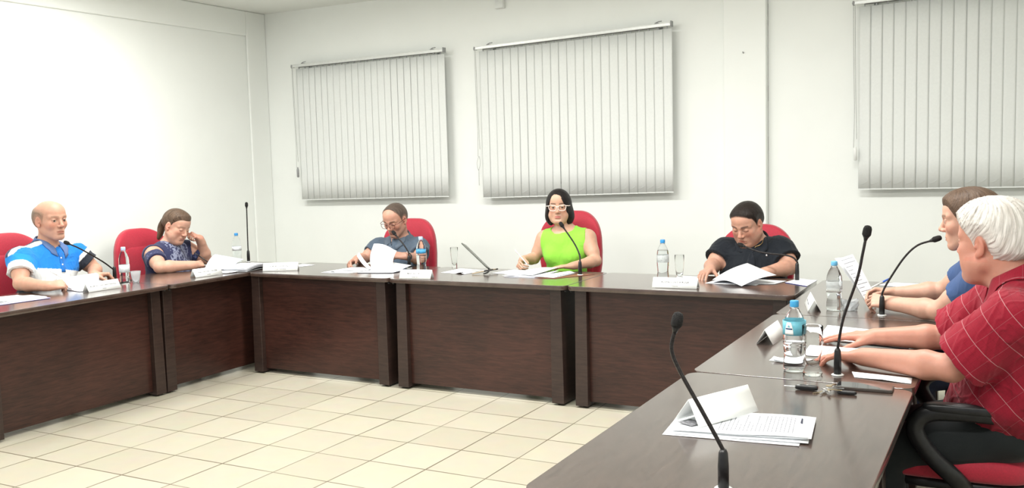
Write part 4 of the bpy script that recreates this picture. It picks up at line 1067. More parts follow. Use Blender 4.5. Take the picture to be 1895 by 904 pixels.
figure('white-haired man in a red plaid shirt seen from behind at the right',
    dict(head=(4.525, .085, 1.195), F=(-.84, .54, -.03), U=(-.05, 0, 1), neck=(4.625, .05, 1.060), chest=(4.63, .05, .87), belly=(4.60, .07, .72), pelvis=(4.58, .12, .59),
         shR=(4.56, .30, .975), shL=(4.59, -.15, .975), elR=(4.37, .42, .80), wrR=(4.12, .405, .79), dR=(-.97, .16, -.07), nR=(0, .1, -1),
         elL=(4.415, -.125, .80), wrL=(4.13, .005, .79), dL=(-.98, .14, -.07), nL=(0, -.1, -1)),
    dict(s=1.15, hs=1.17, res=.0031, skin=(0.539, 0.258, 0.184), brow=(.5, .45, .4), browk=.6, build=1.05, arm=1.04, hand=1.08, cR='flat', cL='rest', neck=.064, belly=.15, bellyw=.18, depth=.125, face=dict(fat=.004), hands_red=1),
    [hair(st_short(.064, .046, .017, top=.002), (.50, .46, .42), (.74, .71, .67), amp=.0045, K=46, h=.0024),
     tops((.27, .008, .024), sleeve=.84, amp=.005, seed=21, neckhole=(.074, 0), material=PLAID, h=.0034, flare=1.35, slack=.014),
     polo_collar((.27, .008, .024), r0=.078, rise=.048, drop=.050, point=.05, material=PLAID), trousers((.013, .016, .017))])
# ------------------------------------------------------------------ things on the desks
T = .7505
def text_mesh(body, size, material, parent, M, name='lettering', align='CENTER'):
    cu = bpy.data.curves.new(name, 'FONT'); cu.body = body; cu.size = size; cu.align_x = align; cu.extrude = .0001; cu.offset = size*.035; cu.resolution_u = 2
    o = bpy.data.objects.new(name, cu); COL.objects.link(o); bpy.context.view_layer.update()
    me = bpy.data.meshes.new_from_object(o.evaluated_get(bpy.context.evaluated_depsgraph_get())); bpy.data.objects.remove(o)
    me.name = name; me.transform(M); me.materials.clear(); me.materials.append(material)
    ob = bpy.data.objects.new(name, me); return link(ob, parent)
def tent(label, a, b, h=.058, w=.062, l1=None, l2=None, z=T, back=False, dark=False):
    """tent card: front foot runs a->b (left to right for its reader), the card leans away to a ridge"""
    a = Vector((*a, z)); b = Vector((*b, z)); L = (b-a).length; ang = math.atan2(b.y-a.y, b.x-a.x)
    t = thing('name_plate', label, 'name plate', a, ang, 'folded name cards')
    mb = MB()
    mb.grid(lambda u, v: Vector((u*L, v*w/2, v*h+.0008)), 2, 2, .0011); mb.grid(lambda u, v: Vector((u*L, w/2+v*w/2, (1-v)*h+.0008)), 2, 2, .0011)
    mb.build('folded_card', CARD, t)
    n = Vector((0, -h, w/2)).normalized(); up = Vector((0, w/2, h)).normalized()
    if l1:
        R = Matrix((Vector((1, 0, 0)), up, n)).transposed().to_4x4()
        fit = min(.0165, L*1.35/max(len(l1), 1))
        R.translation = Vector((L/2, w/2*.50, h*.50))+n*.0009; text_mesh(l1, fit, INK, t, R)
        if l2: R = R.copy(); R.translation = Vector((L/2, w/2*.18, h*.18))+n*.0009; text_mesh(l2, .0075, INK, t, R, 'small_lettering')
    return t
tent('white name card in front of the bald man at the left desk', (-.572, .500), (-.562, .738), l1='ALCIR ANTONIO MARTINAZZO', l2='Vereador')
tent('white name card in front of the woman leaning on her hand', (-.475, 1.292), (-.448, 1.525), l1='ANA CRISTINA J. PACZEK', l2='Vereadora')
tent('white name card in front of an empty place, left end of the back row', (-.268, 1.738), (-.045, 1.862), l1='JORGE LUIZ RIVADO', l2='Vereador   Vice-Presidente')
tent('white name card below the man reading the raised page, with handwriting-like print', (.993, 1.665), (1.217, 1.700), l1='MARCELO R. S.   ', l2='Vereador  do P.')
tent('white name card with a black printed name in front of the man in black', (2.727, 1.742), (2.992, 1.752), l1='ADENILSON DA ROSA', l2='1\u00ba Secret\u00e1rio')
tent('small white name card standing by the far bottle on the right desks', (3.655, 1.415), (3.722, 1.150), w=.060, l1='', l2='')
tent('white name card seen end-on beside the nearest bottle', (3.682, .53), (3.682, .296), w=.066, h=.06)
# blurred portrait-like print on the far small card
def card_marks():
    t = [o for o in COL.objects if o.get('label', '').startswith('small white name card')][0]
    mb = MB()
    for x0, x1, y0, y1 in ((.06, .10, .012, .024), (.13, .19, .010, .026)):
        n = Vector((0, -.058, .03)).normalized()
        for k in range(4):
            q0 = Vector((x0, y0*.9, y0*1.8))+n*.001; mb.box(x0+(x1-x0)*k/4, x0+(x1-x0)*(k+.7)/4, y0*.9-.0, y0*.9+.001, y0*1.8, y0*1.8+.012)
    R = Matrix.Translation((0, -.0012, .001)); mb.v = [tuple(R @ Vector(v)) for v in mb.v]
    mb.build('printed_marks', INK2, t)
card_marks()

# ---- gooseneck microphones
def mic(label, base, path, r_stem=.0048, head_len=.040, head_r=.0135, collar=.085):
    bx, by = base; t = thing('gooseneck_microphone', label, 'microphone', (bx, by, T), 0, 'gooseneck desk microphones')
    P = [Vector(p)-Vector((bx, by, T)) for p in path]
    m = MB(); m.lathe([(.021, 0), (.021, .002), (.017, .0045)], 20); m.build('flange', ALU, t)
    m = MB(); m.lathe([(.0125, .0045), (.0125, .055), (.0105, collar), (.007, collar+.008)], 18); m.build('socket', BLACK, t)
    pts = catmull([Vector((0, 0, collar))]+P, 9); end = pts[-1]; d = (pts[-1]-pts[-2]).normalized()
    m = MB(); m.tube(pts, r_stem, 10); m.build('gooseneck', NECK, t)
    Q = d.to_track_quat('Z', 'Y').to_matrix().to_4x4(); M_ = Matrix.Translation(end) @ Q
    m = MB(); m.lathe([(r_stem*1.05, -.012), (r_stem*1.5, -.004), (head_r*.66, 0), (head_r*.66, .006)], 16, M_); m.build('capsule', BLACK, t)
    prof = [(head_r*.72, .002), (head_r*.98, .008), (head_r, .018), (head_r*.96, head_len*.72), (head_r*.72, head_len*.93), (head_r*.3, head_len)]
    m = MB(); m.lathe(prof, 18, M_); m.build('foam_windscreen', FOAM, t)
mic('black gooseneck microphone arching towards the bald man in stripes', (-1.0, 1.045), [(-1.0, 1.043, .80+.02), (-1.0, .954, .888), (-1.0, .79, .990), (-1.0, .70, 1.035)], r_stem=.0052)
mic('upright black gooseneck microphone behind the pile of folders in the left corner', (-.90, 2.258), [(-.90, 2.260, .95), (-.90, 2.264, 1.10), (-.90, 2.266, 1.195)], head_r=.0125)
mic('gooseneck microphone held up in front of the reading man', (.708, 2.205), [(.703, 2.205, .87), (.668, 2.20, .925), (.60, 2.20, .995)], r_stem=.0052)
mic('gooseneck microphone leaning across the green dress', (2.076, 2.18), [(2.07, 2.19, .88), (2.03, 2.20, .955), (1.95, 2.20, 1.065)], r_stem=.0052)
mic('gooseneck microphone bent almost level in front of the black polo', (3.449, 2.27), [(3.447, 2.27, .868), (3.40, 2.27, .900), (3.24, 2.27, .917), (3.13, 2.27, .953)], r_stem=.0052, collar=.10)
mic('gooseneck microphone pointing at the woman in blue behind the far bottle', (4.053, 1.16), [(4.056, 1.16, .86), (4.082, 1.16, .915), (4.145, 1.16, 1.02), (4.20, 1.16, 1.078), (4.262, 1.16, 1.103)], head_len=.042)
mic('tall gooseneck microphone standing before the white-haired man', (4.063, -.14), [(4.066, -.14, .86), (4.082, -.14, .95), (4.125, -.14, 1.085), (4.142, -.14, 1.17), (4.152, -.14, 1.225)], head_r=.0145)
mic('gooseneck microphone nearest the camera, bent over the stack of papers', (4.012, -1.385), [(4.010, -1.385, .845), (3.965, -1.385, .925), (3.910, -1.385, 1.02), (3.893, -1.385, 1.068), (3.903, -1.385, 1.116)], head_r=.0135, head_len=.038)

# ---- bottles and glasses
def bottle(label, x, y, h=.24, r=.0345, cap=BLUECAP, lab=LABELW, zl=(.085, .125), water=.5, rz=0, face=False):
    t = thing('water_bottle', label, 'bottle', (x, y, T), rz, 'plastic water bottles')
    s = h/.24
    prof = [(r*.55, .0005), (r*.93, .002), (r, .012), (r*.98, .03), (r*.90, .055), (r*.985, .085*s), (r, .10*s), (r*.995, .15*s), (r*.93, .172*s), (r*.70, .195*s), (r*.42, .213*s), (.0125, .219*s), (.0125, .228*s)]
    # shallow grip rings
    full = []
    for (r0, z0), (r1, z1) in zip(prof, prof[1:]):
        for k in range(5):
            q = k/5; z = z0+(z1-z0)*q; rr_ = r0+(r1-r0)*q
            if .03 < z < .15*s: rr_ += .0007*math.sin(z*520)
            full.append((rr_, z))
    full.append(prof[-1])
    m = MB(); m.lathe(full, 28); m.build('bottle_body', PET, t)
    wz = h*water; wp = [(rr_-.0016, z+.001) for rr_, z in full if z < wz]
    if len(wp) > 3: m = MB(); m.lathe(wp, 28); m.build('water', WATER, t)
    m = MB(); m.lathe([(.0150, .222*s), (.0152, .2235*s), (.0150, .241*s), (.0135, .2435*s)], 24); m.build('bottle_cap', cap, t, bevel=.0005)
    m = MB(); m.lathe([(.0165, .2165*s), (.0165, .2185*s)], 20); m.build('neck_ring', PET, t)
    def lb(u, v):
        a = 2*PI*u; z = zl[0]*s+(zl[1]-zl[0])*s*v; return ((r+.0007)*math.cos(a), (r+.0007)*math.sin(a), z)
    m = MB(); m.grid(lb, 40, 2, .0003); L_ = m.build('bottle_label', lab, t)
    if face:
        # white badge with a mountain mark and a dark word band, wrapped on the label towards the camera
        a0 = -PI/2-.28; zc = (zl[0]+zl[1])/2*s; hh = (zl[1]-zl[0])*s*.44
        def patch(pts_fn, material, nm, off, nu=12, nv=6):
            m = MB(); m.grid(lambda u, v: ((r+off)*math.cos(a0+pts_fn(u, v)[0]/r), (r+off)*math.sin(a0+pts_fn(u, v)[0]/r), zc+pts_fn(u, v)[1]), nu, nv, .0002); m.build(nm, material, L_)
        patch(lambda u, v: ((u-.5)*.031*(1-.55*v*v), (v-.5)*2*hh), CARD, 'white_badge', .0014)
        patch(lambda u, v: ((u-.5)*.024, -.0035+v*.0045), mat('label_navy', (.02, .06, .16), .5, nscale=600, namp=.5), 'word_band', .0019)
        patch(lambda u, v: ((u-.5)*.010*(1-v*.9), .004+v*.008), LABELB, 'mountain_mark', .0019)
    return t
bottle('clear water bottle beside the plastic cup at the left desk', -.738, .915, .245, .034, mat('pale_cap', (.45, .55, .78), .4, nscale=50, namp=.05), LABELW, (.075, .125), .5)
bottle('clear water bottle with a blue cap behind the folders in the left corner', -.955, 2.19, .235, .036, BLUECAP, LABELW, (.10, .135), .45)
bottle('clear water bottle with a mid-blue label, below the red chair of the reading man', .885, 2.10, .24, .035, mat('pale_blue_cap', (.42, .56, .80), .4, nscale=50, namp=.05), mat('mid_blue_label', (.06, .30, .55), .4, nscale=40, namp=.4), (.125, .155), .5)
bottle('blue-capped clear water bottle beside a tall glass, left of the man in black', 2.665, 2.12, .245, .037, BLUECAP, mat('clear_printed_label', (.72, .76, .76), .3, nscale=90, namp=.25, alpha=.35), (.105, .150), .75)
bottle('clear water bottle in front of the hands of the woman in blue', 3.828, 1.240, .235, .037, mat('light_blue_cap', (.12, .38, .60), .4, nscale=50, namp=.05), mat('clear_label', (.7, .75, .76), .3, nscale=90, namp=.3, alpha=.25), (.105, .145), .4)
bottle('clear water bottle with turquoise label nearest the camera', 3.916, -.125, .245, .0385, mat('sky_blue_cap', (.05, .33, .62), .4, nscale=50, namp=.05), LABELB, (.128, .176), .45, face=True)

def glass(label, x, y, prof_out, wall=.0016, base=.012, water=None, name='drinking_glass', material=None, cat='glass'):
    t = thing(name, label, cat, (x, y, T), 0, None)
    inner = [(max(r_-wall, .002), z) for r_, z in prof_out if z > base]
    inner = [(inner[0][0]*.4, base+.001)]+inner
    m = MB(); m.lathe([(prof_out[0][0]*.8, 0.0004)]+[(a, b+.0006) for a, b in prof_out]+[(prof_out[-1][0]-wall*.5, prof_out[-1][1]+.0012)]+inner[::-1], 28); m.build('glass_wall' if name == 'drinking_glass' else 'cup_wall', material or GLASS, t)
    if water:
        wp = [(r_-.0006, z) for r_, z in inner if z <= water]; wp[0] = (wp[0][0], base+.002)
        if len(wp) > 1: m = MB(); m.lathe([(wp[0][0], wp[0][1])]+wp[1:], 24); m.build('water', WATER, t)
    return t
tall = [(.019, .0), (.019, .012), (.0185, .03), (.0225, .07), (.0265, .11), (.028, .145)]
glass('slender clear glass with a little water beside the tablet', 1.008, 2.345, tall, water=.05, base=.016)
glass('slender clear glass standing between the blue-capped bottle and the man in black', 2.765, 2.14, [(.019, .0), (.019, .012), (.0205, .03), (.026, .07), (.029, .11), (.029, .152)], water=.04, base=.018)
glass('large fluted clear glass beside the nearest bottle, in front of the old hand', 3.985, -.165, [(.031, .0), (.033, .006), (.027, .022), (.021, .036), (.026, .055), (.032, .09), (.034, .13), (.0345, .170)], base=.03, wall=.002)
CUPM = mat('frosted_plastic', (.90, .93, .95), .25, trans=.75, ior=1.2, nscale=60, namp=.05, bump=.5, bscale=60)
glass('crumpled white plastic cup beside the bottle at the left desk', -.690, .965, [(.022, 0), (.024, .02), (.030, .05), (.034, .078)], wall=.0012, base=.002, name='plastic_cup', material=CUPM, cat='cup')
def crumple():
    t = thing('plastic_cup', 'squashed clear plastic cup by the hands of the woman in blue', 'cup', (3.895, 1.262, T))
    rr = random.Random(4); m = MB(); 
    def f(u, v):
        a = 2*PI*u; r_ = .026+.012*v+.005*math.sin(3*a+v*4)+.003*math.sin(7*a-v*9); return (r_*math.cos(a)*1.1, r_*math.sin(a)*.8, .001+v*.052+.006*math.sin(2*a+1)*v)
    m.grid(f, 40, 14, .001); m.grid(lambda u, v: (.024*v*math.cos(2*PI*u), .018*v*math.sin(2*PI*u), .0015), 24, 2, .001); m.build('cup_wall', CUPM, t)
crumple()

# ---- papers
def sheet(mb, c, bulge=None, n=14, thick=.0006):
    c = [Vector(p) for p in c]
    def f(u, v):
        p = c[0]*(1-u)*(1-v)+c[1]*u*(1-v)+c[2]*u*v+c[3]*(1-u)*v
        if bulge: p = p+Vector(bulge(u, v))
        return p
    mb.grid(f, n, n, thick); return f
def prints(parent, f, ro, rows, u0=.1, u1=.9, v0=.1, v1=.9, seed=1, side=1, th=.0022, along='u', material=None, off=.0008, lw=.0075):
    rr = random.Random(seed); mb = MB()
    for i in range(rows):
        q = v0+(v1-v0)*i/max(1, rows-1); a = u0; stop = u1 if rr.random() < .75 else u0+(u1-u0)*rr.uniform(.4, .8)
        while a < stop:
            b = min(stop, a+rr.uniform(.03, .11))
            for (s0, s1) in [(a, b)]:
                P = []
                for (x, y) in ((s0, q), (s1, q), (s1, q+lw), (s0, q+lw)):
                    uu, vv = (x, y) if along == 'u' else (y, x)
                    p = f(uu, vv); e = .01; n = (f(min(uu+e, 1), vv)-f(max(uu-e, 0), vv)).cross(f(uu, min(vv+e, 1))-f(uu, max(vv-e, 0))).normalized()
                    P.append(p+n*off*side)
                mb.add(P, [(0, 1, 2, 3)] if side > 0 else [(3, 2, 1, 0)], False)
            a = b+.012
    if mb.v: mb.build('printed_text', material or INK2, parent)
def quad(cx, cy, w, l, rz, z): 
    c, s = math.cos(rz), math.sin(rz); out = []
    for a, b in ((-w/2, -l/2), (w/2, -l/2), (w/2, l/2), (-w/2, l/2)): out.append((cx+a*c-b*s, cy+a*s+b*c, z))
    return out
def document(label, name='document', cat='papers', sheets=(), group=None):
    """sheets: dicts with corners c, optional bulge, rows of print"""
    c0 = Vector(sheets[0]['c'][0]); o = Vector((c0.x, c0.y, T)); t = thing(name, label, cat, o, 0, group)
    for i, s_ in enumerate(sheets):
        c = [Vector(p)-o for p in s_['c']]; mb = MB(); f = sheet(mb, c, s_.get('b'), s_.get('n', 12), s_.get('t', .0007)); sh = mb.build(s_.get('name', 'sheet'), s_.get('m', PAPER), t)
        if s_.get('rows'): prints(sh, f, o, s_['rows'], *s_.get('win', (.1, .9, .1, .9)), seed=i+3, side=s_.get('side', 1), along=s_.get('along', 'u'), material=s_.get('ink'), lw=s_.get('lw', .0075))
        for fn in s_.get('extra', []): fn(sh, f)
    return t
def corner(u0, v0, R, h, dx=0, dy=0):
    def g(u, v):
        d = math.hypot(u-u0, v-v0); q = max(0, 1-d/R); return (dx*q*q, dy*q*q, h*q*q)
    return g
def wave(h, k=1.0, ph=0): return lambda u, v: (0, 0, h*(.5-.5*math.cos(2*PI*k*u+ph))*(.4+.6*v))
A4 = (.215, .30)
# nearest desk: thick stack of printed pages with a folded card on it
S0 = quad(3.925, -.872, .34, .245, .14, T+.0004)
st = []
for k, (dx, dy, a) in enumerate([(-.012, -.028, .10), (.004, -.012, .135), (-.006, .002, .16), (.010, .004, .125), (.0, .0, .145)]):
    st.append(dict(c=quad(3.925+dx, -.872+dy, .36, .235, a, T+.0006+.0017*k), b=(lambda k: lambda u, v: (0, 0, .0035*k*(1-v)*u*.5+.002*math.sin(u*5+k)**2*(.3+k*.2)))(k), t=.0008))
def signature(sh, f):
    mb = MB(); pts = []
    for q in np.linspace(0, 1, 40): pts.append(f(.935+.010*math.sin(q*31)*(1-q*.4), .60+.26*q)+Vector((0, 0, .0014)))
    mb.tube(pts, .0009, 4); mb.build('signature', mat('pen_ink_blue_black', (.02, .025, .06), .5, nscale=80, namp=.2), sh)
st[-1].update(rows=19, win=(.14, .88, .34, .88), along='v', extra=[signature])
document('stack of printed white pages on the nearest desk', sheets=st, cat='papers')
def near_card():
    a = Vector((3.800, -.962)); b = Vector((3.905, -.735)); t = thing('folded_card', 'white folded card standing on the left end of the nearest paper stack', 'card', (a.x, a.y, T+.0135))
    d = (b-a).normalized(); L = (b-a).length*1.02; n = Vector((d.y, -d.x, 0)); d3 = Vector((d.x, d.y, 0)); z = Vector((0, 0, 1))
    ridge = -n*.004+z*.072
    m = MB(); m.grid(lambda u, v: d3*L*u+n*.035*(1-v)+ridge*v, 2, 4, .0012); m.build('right_leaf', CARD, t)
    m = MB(); m.grid(lambda u, v: d3*L*u*.72+(-n*.060)*(1-v)+ridge*v*.985+z*.0, 2, 4, .0012); m.build('left_leaf', CARD, t)
    m = MB(); 
    m.grid(lambda u, v: d3*(-.004+.05*v)+(-n*.040+n*.052*u)+z*.0012, 6, 6, .0006)  # grey patch: printed picture and the card's inner shade put into its colour
    m.build('shaded_printed_photo', mat('shaded_photo_grey', (.25, .25, .27), .5, nscale=90, namp=.7), t)
near_card()

# old man's papers
document('printed sheet under the right hand of the white-haired man', sheets=[dict(c=[(3.885, .51, T+.0012), (4.262, .42, T+.0012), (4.275, .70, T+.0012), (3.87, .815, T+.0012)], b=corner(.5, .5, .9, .003), rows=0), dict(c=[(3.905, .47, T+.0022), (4.235, .40, T+.0022), (4.25, .66, T+.0022), (3.92, .74, T+.0022)], rows=12, win=(.08, .92, .1, .9), along='v')])
def smark(sh, f):
    mb = MB(); 
    for k in range(3): mb.tube([f(.93+k*.012, .3)+Vector((0, 0, .001)), f(.935+k*.012, .42)+Vector((0, 0, .001))], .0012, 4)
    mb.build('stamp_mark', INK, sh)
document('printed sheet between the forearms of the white-haired man', sheets=[dict(c=[(3.875, .135, T+.0012), (4.270, .175, T+.0012), (4.275, .335, T+.0012), (3.88, .345, T+.0012)], rows=14, win=(.05, .85, .1, .9), along='v', extra=[smark])])
document('small folded paper lying left of the nearest bottle', sheets=[dict(c=[(3.800, .0, T+.001), (3.93, -.03, T+.001), (3.95, .06, T+.001), (3.82, .06, T+.001)], b=corner(.0, .5, .8, .012)), dict(c=[(3.81, -.005, T+.0025), (3.94, -.035, T+.0025), (3.95, .05, T+.003), (3.83, .05, T+.004)], b=corner(.0, 0, .8, .008))], cat='paper')
document('strip of white paper under the near forearm of the white-haired man', sheets=[dict(c=[(4.12, -.155, T+.001), (4.32-.02, -.185, T+.001), (4.295, -.10, T+.001), (4.10, -.075, T+.001)], b=corner(.5, 0, .5, .003))], cat='paper')
# woman in blue
document('white sheet on the far right desk behind the blue-capped pen', sheets=[dict(c=[(3.90, 2.21, T+.001), (4.10, 2.13, T+.001), (4.24, 2.33, T+.001), (3.98, 2.345, T+.001)])], cat='paper')
document('leaflet held upright by the woman in blue', name='leaflet', cat='leaflet', sheets=[dict(c=[(3.955, 1.36, .780), (4.000, 1.40, .790), (3.885, 1.42, 1.005), (3.825, 1.38, .985)], b=lambda u, v: (.006*math.sin(v*PI), 0, 0), rows=12, win=(.1, .9, .06, .94), side=1, lw=.014), dict(c=[(3.950, 1.372, .780), (3.975, 1.412, .790), (3.862, 1.43, .990), (3.805, 1.39, .985)], b=lambda u, v: (.0, .01, 0))])
document('white pages with dark blue edge at the right corner of the back row', sheets=[dict(c=[(3.40, 2.16, T+.001), (3.55, 2.03, T+.001), (3.56, 2.31, T+.001), (3.44, 2.34, T+.001)], m=mat('blue_cover', (.05, .05, .25), .5, nscale=30, namp=.1), name='cover'), dict(c=[(3.40, 2.165, T+.0035), (3.552, 2.035, T+.0035), (3.562, 2.312, T+.004), (3.44, 2.342, T+.004)], b=corner(.2, .9, .6, .004))])
# man in black: raised page and flat ones
document('papers the man in black is leafing through, one page raised like a sail', sheets=[
    dict(c=[(2.965, 2.01, T+.001), (3.27, 2.00, T+.001), (3.29, 2.20, T+.001), (2.99, 2.22, T+.001)]),
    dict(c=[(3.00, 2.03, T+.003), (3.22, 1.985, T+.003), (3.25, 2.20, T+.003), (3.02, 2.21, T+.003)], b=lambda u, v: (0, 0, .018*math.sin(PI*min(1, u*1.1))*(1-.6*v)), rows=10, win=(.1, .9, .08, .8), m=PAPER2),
    dict(c=[(2.985, 2.09, T+.012), (3.21, 1.905, T+.006), (3.365, 2.10, T+.052), (3.155, 2.26, T+.100)], b=lambda u, v: (0, 0, .014*math.sin(PI*u)*(1-v)+.012*math.sin(PI*v)))])
document('white sheet under the left wrist of the man in black', sheets=[dict(c=[(3.14, 1.99, T+.0022), (3.36, 2.08, T+.0022), (3.395, 2.235, T+.0022), (3.14, 2.28, T+.0022)])], cat='paper')
document('small white note behind the name card and tall glass', sheets=[dict(c=[(2.72, 2.16, T+.001), (2.88, 2.13, T+.001), (2.89, 2.29, T+.001), (2.72, 2.32, T+.001)], b=corner(.6, 0, .4, .006))], cat='paper')
# woman in green
RB = mat('brown_folder', (.22, .08, .05), .5, nscale=20, namp=.1)
document('loose white pages left of the writing hand of the woman in green', sheets=[dict(c=[(1.445, 2.11, T+.001), (1.66, 2.07, T+.001), (1.72, 2.30, T+.001), (1.50, 2.335, T+.001)], b=corner(1, 0, .5, .005))])
document('thick open document under both hands of the woman in green', sheets=[
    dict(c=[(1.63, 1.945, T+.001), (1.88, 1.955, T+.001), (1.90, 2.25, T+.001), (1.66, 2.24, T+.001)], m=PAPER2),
    dict(c=[(1.61, 1.96, T+.005), (1.87, 1.965, T+.003), (1.89, 2.25, T+.004), (1.66, 2.24, T+.006)], b=wave(.010, 1.4, 1.0)),
    dict(c=[(1.60, 2.02, T+.008), (1.82, 2.00, T+.012), (1.88, 2.30, T+.034), (1.66, 2.26, T+.014)], b=wave(.008, 1.1, .4), rows=9)])
document('open folder with a red-brown edge under the microphone of the woman in green', name='folder', cat='folder', sheets=[
    dict(c=[(1.85, 1.955, T+.001), (2.00, 1.955, T+.001), (2.16, 2.23, T+.001), (1.94, 2.26, T+.001)], m=RB, name='cover', t=.0015), dict(c=[(1.84, 1.965, T+.005), (1.99, 1.965, T+.005), (2.03, 2.22, T+.005), (1.93, 2.25, T+.005)], b=wave(.006, 1.0, .8)), dict(c=[(1.83, 1.985, T+.008), (1.98, 2.0, T+.008), (2.03, 2.235, T+.008), (1.93, 2.26, T+.008)], b=wave(.007, 1.2, .2))])
document('white pages with an upturned corner under the tablet stand', sheets=[dict(c=[(1.085, 2.035, T+.001), (1.30, 2.00, T+.001), (1.345, 2.22, T+.001), (1.09, 2.285, T+.001)], b=corner(.8, 0, .22, .014)), dict(c=[(1.10, 2.05, T+.003), (1.30, 2.02, T+.003), (1.345, 2.225, T+.003), (1.095, 2.285, T+.003)], b=corner(.8, 0, .22, .016))])
# reading man
DF = mat('dark_folder', (.03, .03, .05), .4, nscale=20, namp=.2)
document('tall curved page held up by the man with brown glasses', name='held_document', sheets=[
    dict(c=[(.505, 2.02, T+.012), (.705, 2.02, T+.012), (.655, 2.13, T+.135), (.455, 2.13, T+.182)], b=lambda u, v: (0, -.030*math.sin(PI*v), .016*math.sin(PI*min(1, u*1.1))*v), rows=20, win=(.05, .90, .05, .9), along='v', side=1, n=16, lw=.016),
    dict(c=[(.515, 1.995, T+.006), (.755, 2.00, T+.006), (.765, 2.15, T+.030), (.50, 2.15, T+.060)], b=lambda u, v: (0, -.01*math.sin(PI*v), 0)),
    dict(c=[(.495, 2.00, T+.010), (.525, 2.015, T+.010), (.285, 2.17, T+.112), (.275, 2.155, T+.085)], b=lambda u, v: (0, 0, -.012*math.sin(PI*v)))])
document('dark folder with white sheets under the raised page', name='folder', cat='folder', sheets=[dict(c=[(.515, 1.835, T+.001), (.765, 1.90, T+.001), (.780, 2.10, T+.001), (.51, 2.06, T+.001)], m=DF, name='cover', t=.0015), dict(c=[(.505, 1.855, T+.003), (.760, 1.92, T+.003), (.775, 2.11, T+.003), (.51, 2.065, T+.003)], b=corner(1, .3, .5, .004))])
document('fan of loose white pages left of the reading man', sheets=[dict(c=[(.225, 1.80, T+.001), (.455, 1.82, T+.001), (.52, 2.03, T+.001), (.235, 2.085, T+.001)]), dict(c=[(.235, 1.815, T+.003), (.43, 1.83, T+.003), (.50, 2.03, T+.003), (.24, 2.09, T+.003)], b=corner(.4, 0, .3, .008), rows=6), dict(c=[(.30, 1.90, T+.006), (.49, 1.93, T+.005), (.50, 2.06, T+.005), (.26, 2.10, T+.006)], b=wave(.006))])
# left corner pile
document('lifted page on the papers of the woman leaning on her hand', sheets=[dict(c=[(-.70, 1.60, T+.002), (-.45, 1.62, T+.002), (-.47, 1.86, T+.002), (-.80, 1.84, T+.002)], rows=0), dict(c=[(-.73, 1.62, T+.018), (-.50, 1.66, T+.016), (-.60, 1.90, T+.065), (-.84, 1.84, T+.105)], b=lambda u, v: (0, 0, .016*math.sin(PI*v)), m=PAPER2), dict(c=[(-.60, 1.52, T+.004), (-.44, 1.55, T+.004), (-.43, 1.80, T+.006), (-.62, 1.80, T+.006)], b=corner(.5, 1, .8, .008), rows=8)])
def binder():
    t = thing('open_binder', 'grey arched open binder full of pages in the left corner', 'binder', (-.47, 1.76, T), .12)
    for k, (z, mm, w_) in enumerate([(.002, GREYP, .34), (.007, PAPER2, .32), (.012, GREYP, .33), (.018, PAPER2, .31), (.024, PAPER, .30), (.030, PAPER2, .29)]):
        m = MB(); m.grid(lambda u, v, z=z, w_=w_, k=k: ((u-.5)*.20+.01*k*v*.3, -.10+v*w_, z+.018*math.sin(PI*v)*(1 if k else .2)-.004*abs(u-.5)*k*.4), 8, 14, .0016 if mm is GREYP else .0022)
        m.build('cover' if k == 0 else 'page_block', mm, t)
binder()
document('white page on the back row desk beside the binder', sheets=[dict(c=[(-.33, 2.02, T+.001), (-.22, 1.98, T+.001), (-.16, 2.20, T+.001), (-.30, 2.24, T+.001)])], cat='paper')
# bald man
document('white pages at the left picture edge on the desk', sheets=[dict(c=[(-.62, -.10, T+.002), (-.58, .24, T+.003), (-.80, .29, T+.002), (-.92, -.02, T+.002)], m=mat('lilac_sheet', (.45, .42, .75), .6, nscale=20, namp=.1), name='cover'), dict(c=[(-.66, -.06, T+.005), (-.655, .27, T+.004), (-.83, .285, T+.004), (-1.0, .0, T+.005)], b=corner(.2, 1, .8, .006)), dict(c=[(-.68, -.08, T+.008), (-.70, .20, T+.007), (-.90, .24, T+.007), (-1.0, -.02, T+.008)], b=corner(0, 0, .6, .010))])
document('document held in the left hand of the bald man, its pages curling up', sheets=[
    dict(c=[(-.66, .50, T+.002), (-.63, .64, T+.004), (-.80, .72, T+.010), (-.86, .55, T+.004)], m=PAPER2, rows=7),
    dict(c=[(-.80, .545, T+.006), (-.76, .72, T+.018), (-.92, .83, T+.075), (-1.06, .63, T+.055)], b=lambda u, v: (.02*u*math.sin(PI*v), 0, .022*math.sin(PI*v)*u)),
    dict(c=[(-.76, .53, T+.004), (-.70, .67, T+.008), (-.88, .80, T+.03), (-.97, .60, T+.01)], b=lambda u, v: (0, 0, .010*math.sin(PI*v)), rows=6)])

# ---- pens
def pen(label, a, b, body, tip=None, r=.0042):
    a, b = Vector(a), Vector(b); d = (b-a).normalized(); L = (b-a).length; t = thing('pen', label, 'pen', a)
    m = MB(); m.tube([Vector((0, 0, 0))+d*.010, d*L*.70], r, 8); m.build('barrel', body, t)
    m = MB(); m.tube([Vector((0, 0, 0)), d*.010], [.0008, r*.9], 8); m.build('nib', STEEL, t)
    m = MB(); m.tube([d*L*.70, d*L], [r*1.08, r*1.0], 8); m.build('pen_cap', tip or body, t)
    return t
BLUEP = mat('blue_pen_plastic', (.02, .10, .50), .3, nscale=60, namp=.1)
pen('white pen in the hand of the bald man', (-.800, .590, .775), (-.905, .470, .885), WHITE)
pen('dark pen in the hand of the woman leaning on her hand', (-.800, 1.775, .775), (-.90, 1.69, .880), BLACK)
pen('pale pen in the hand of the woman in green', (1.640, 2.285, .790), (1.512, 2.335, .890), mat('pink_white_plastic', (.75, .62, .60), .3, nscale=40, namp=.05))
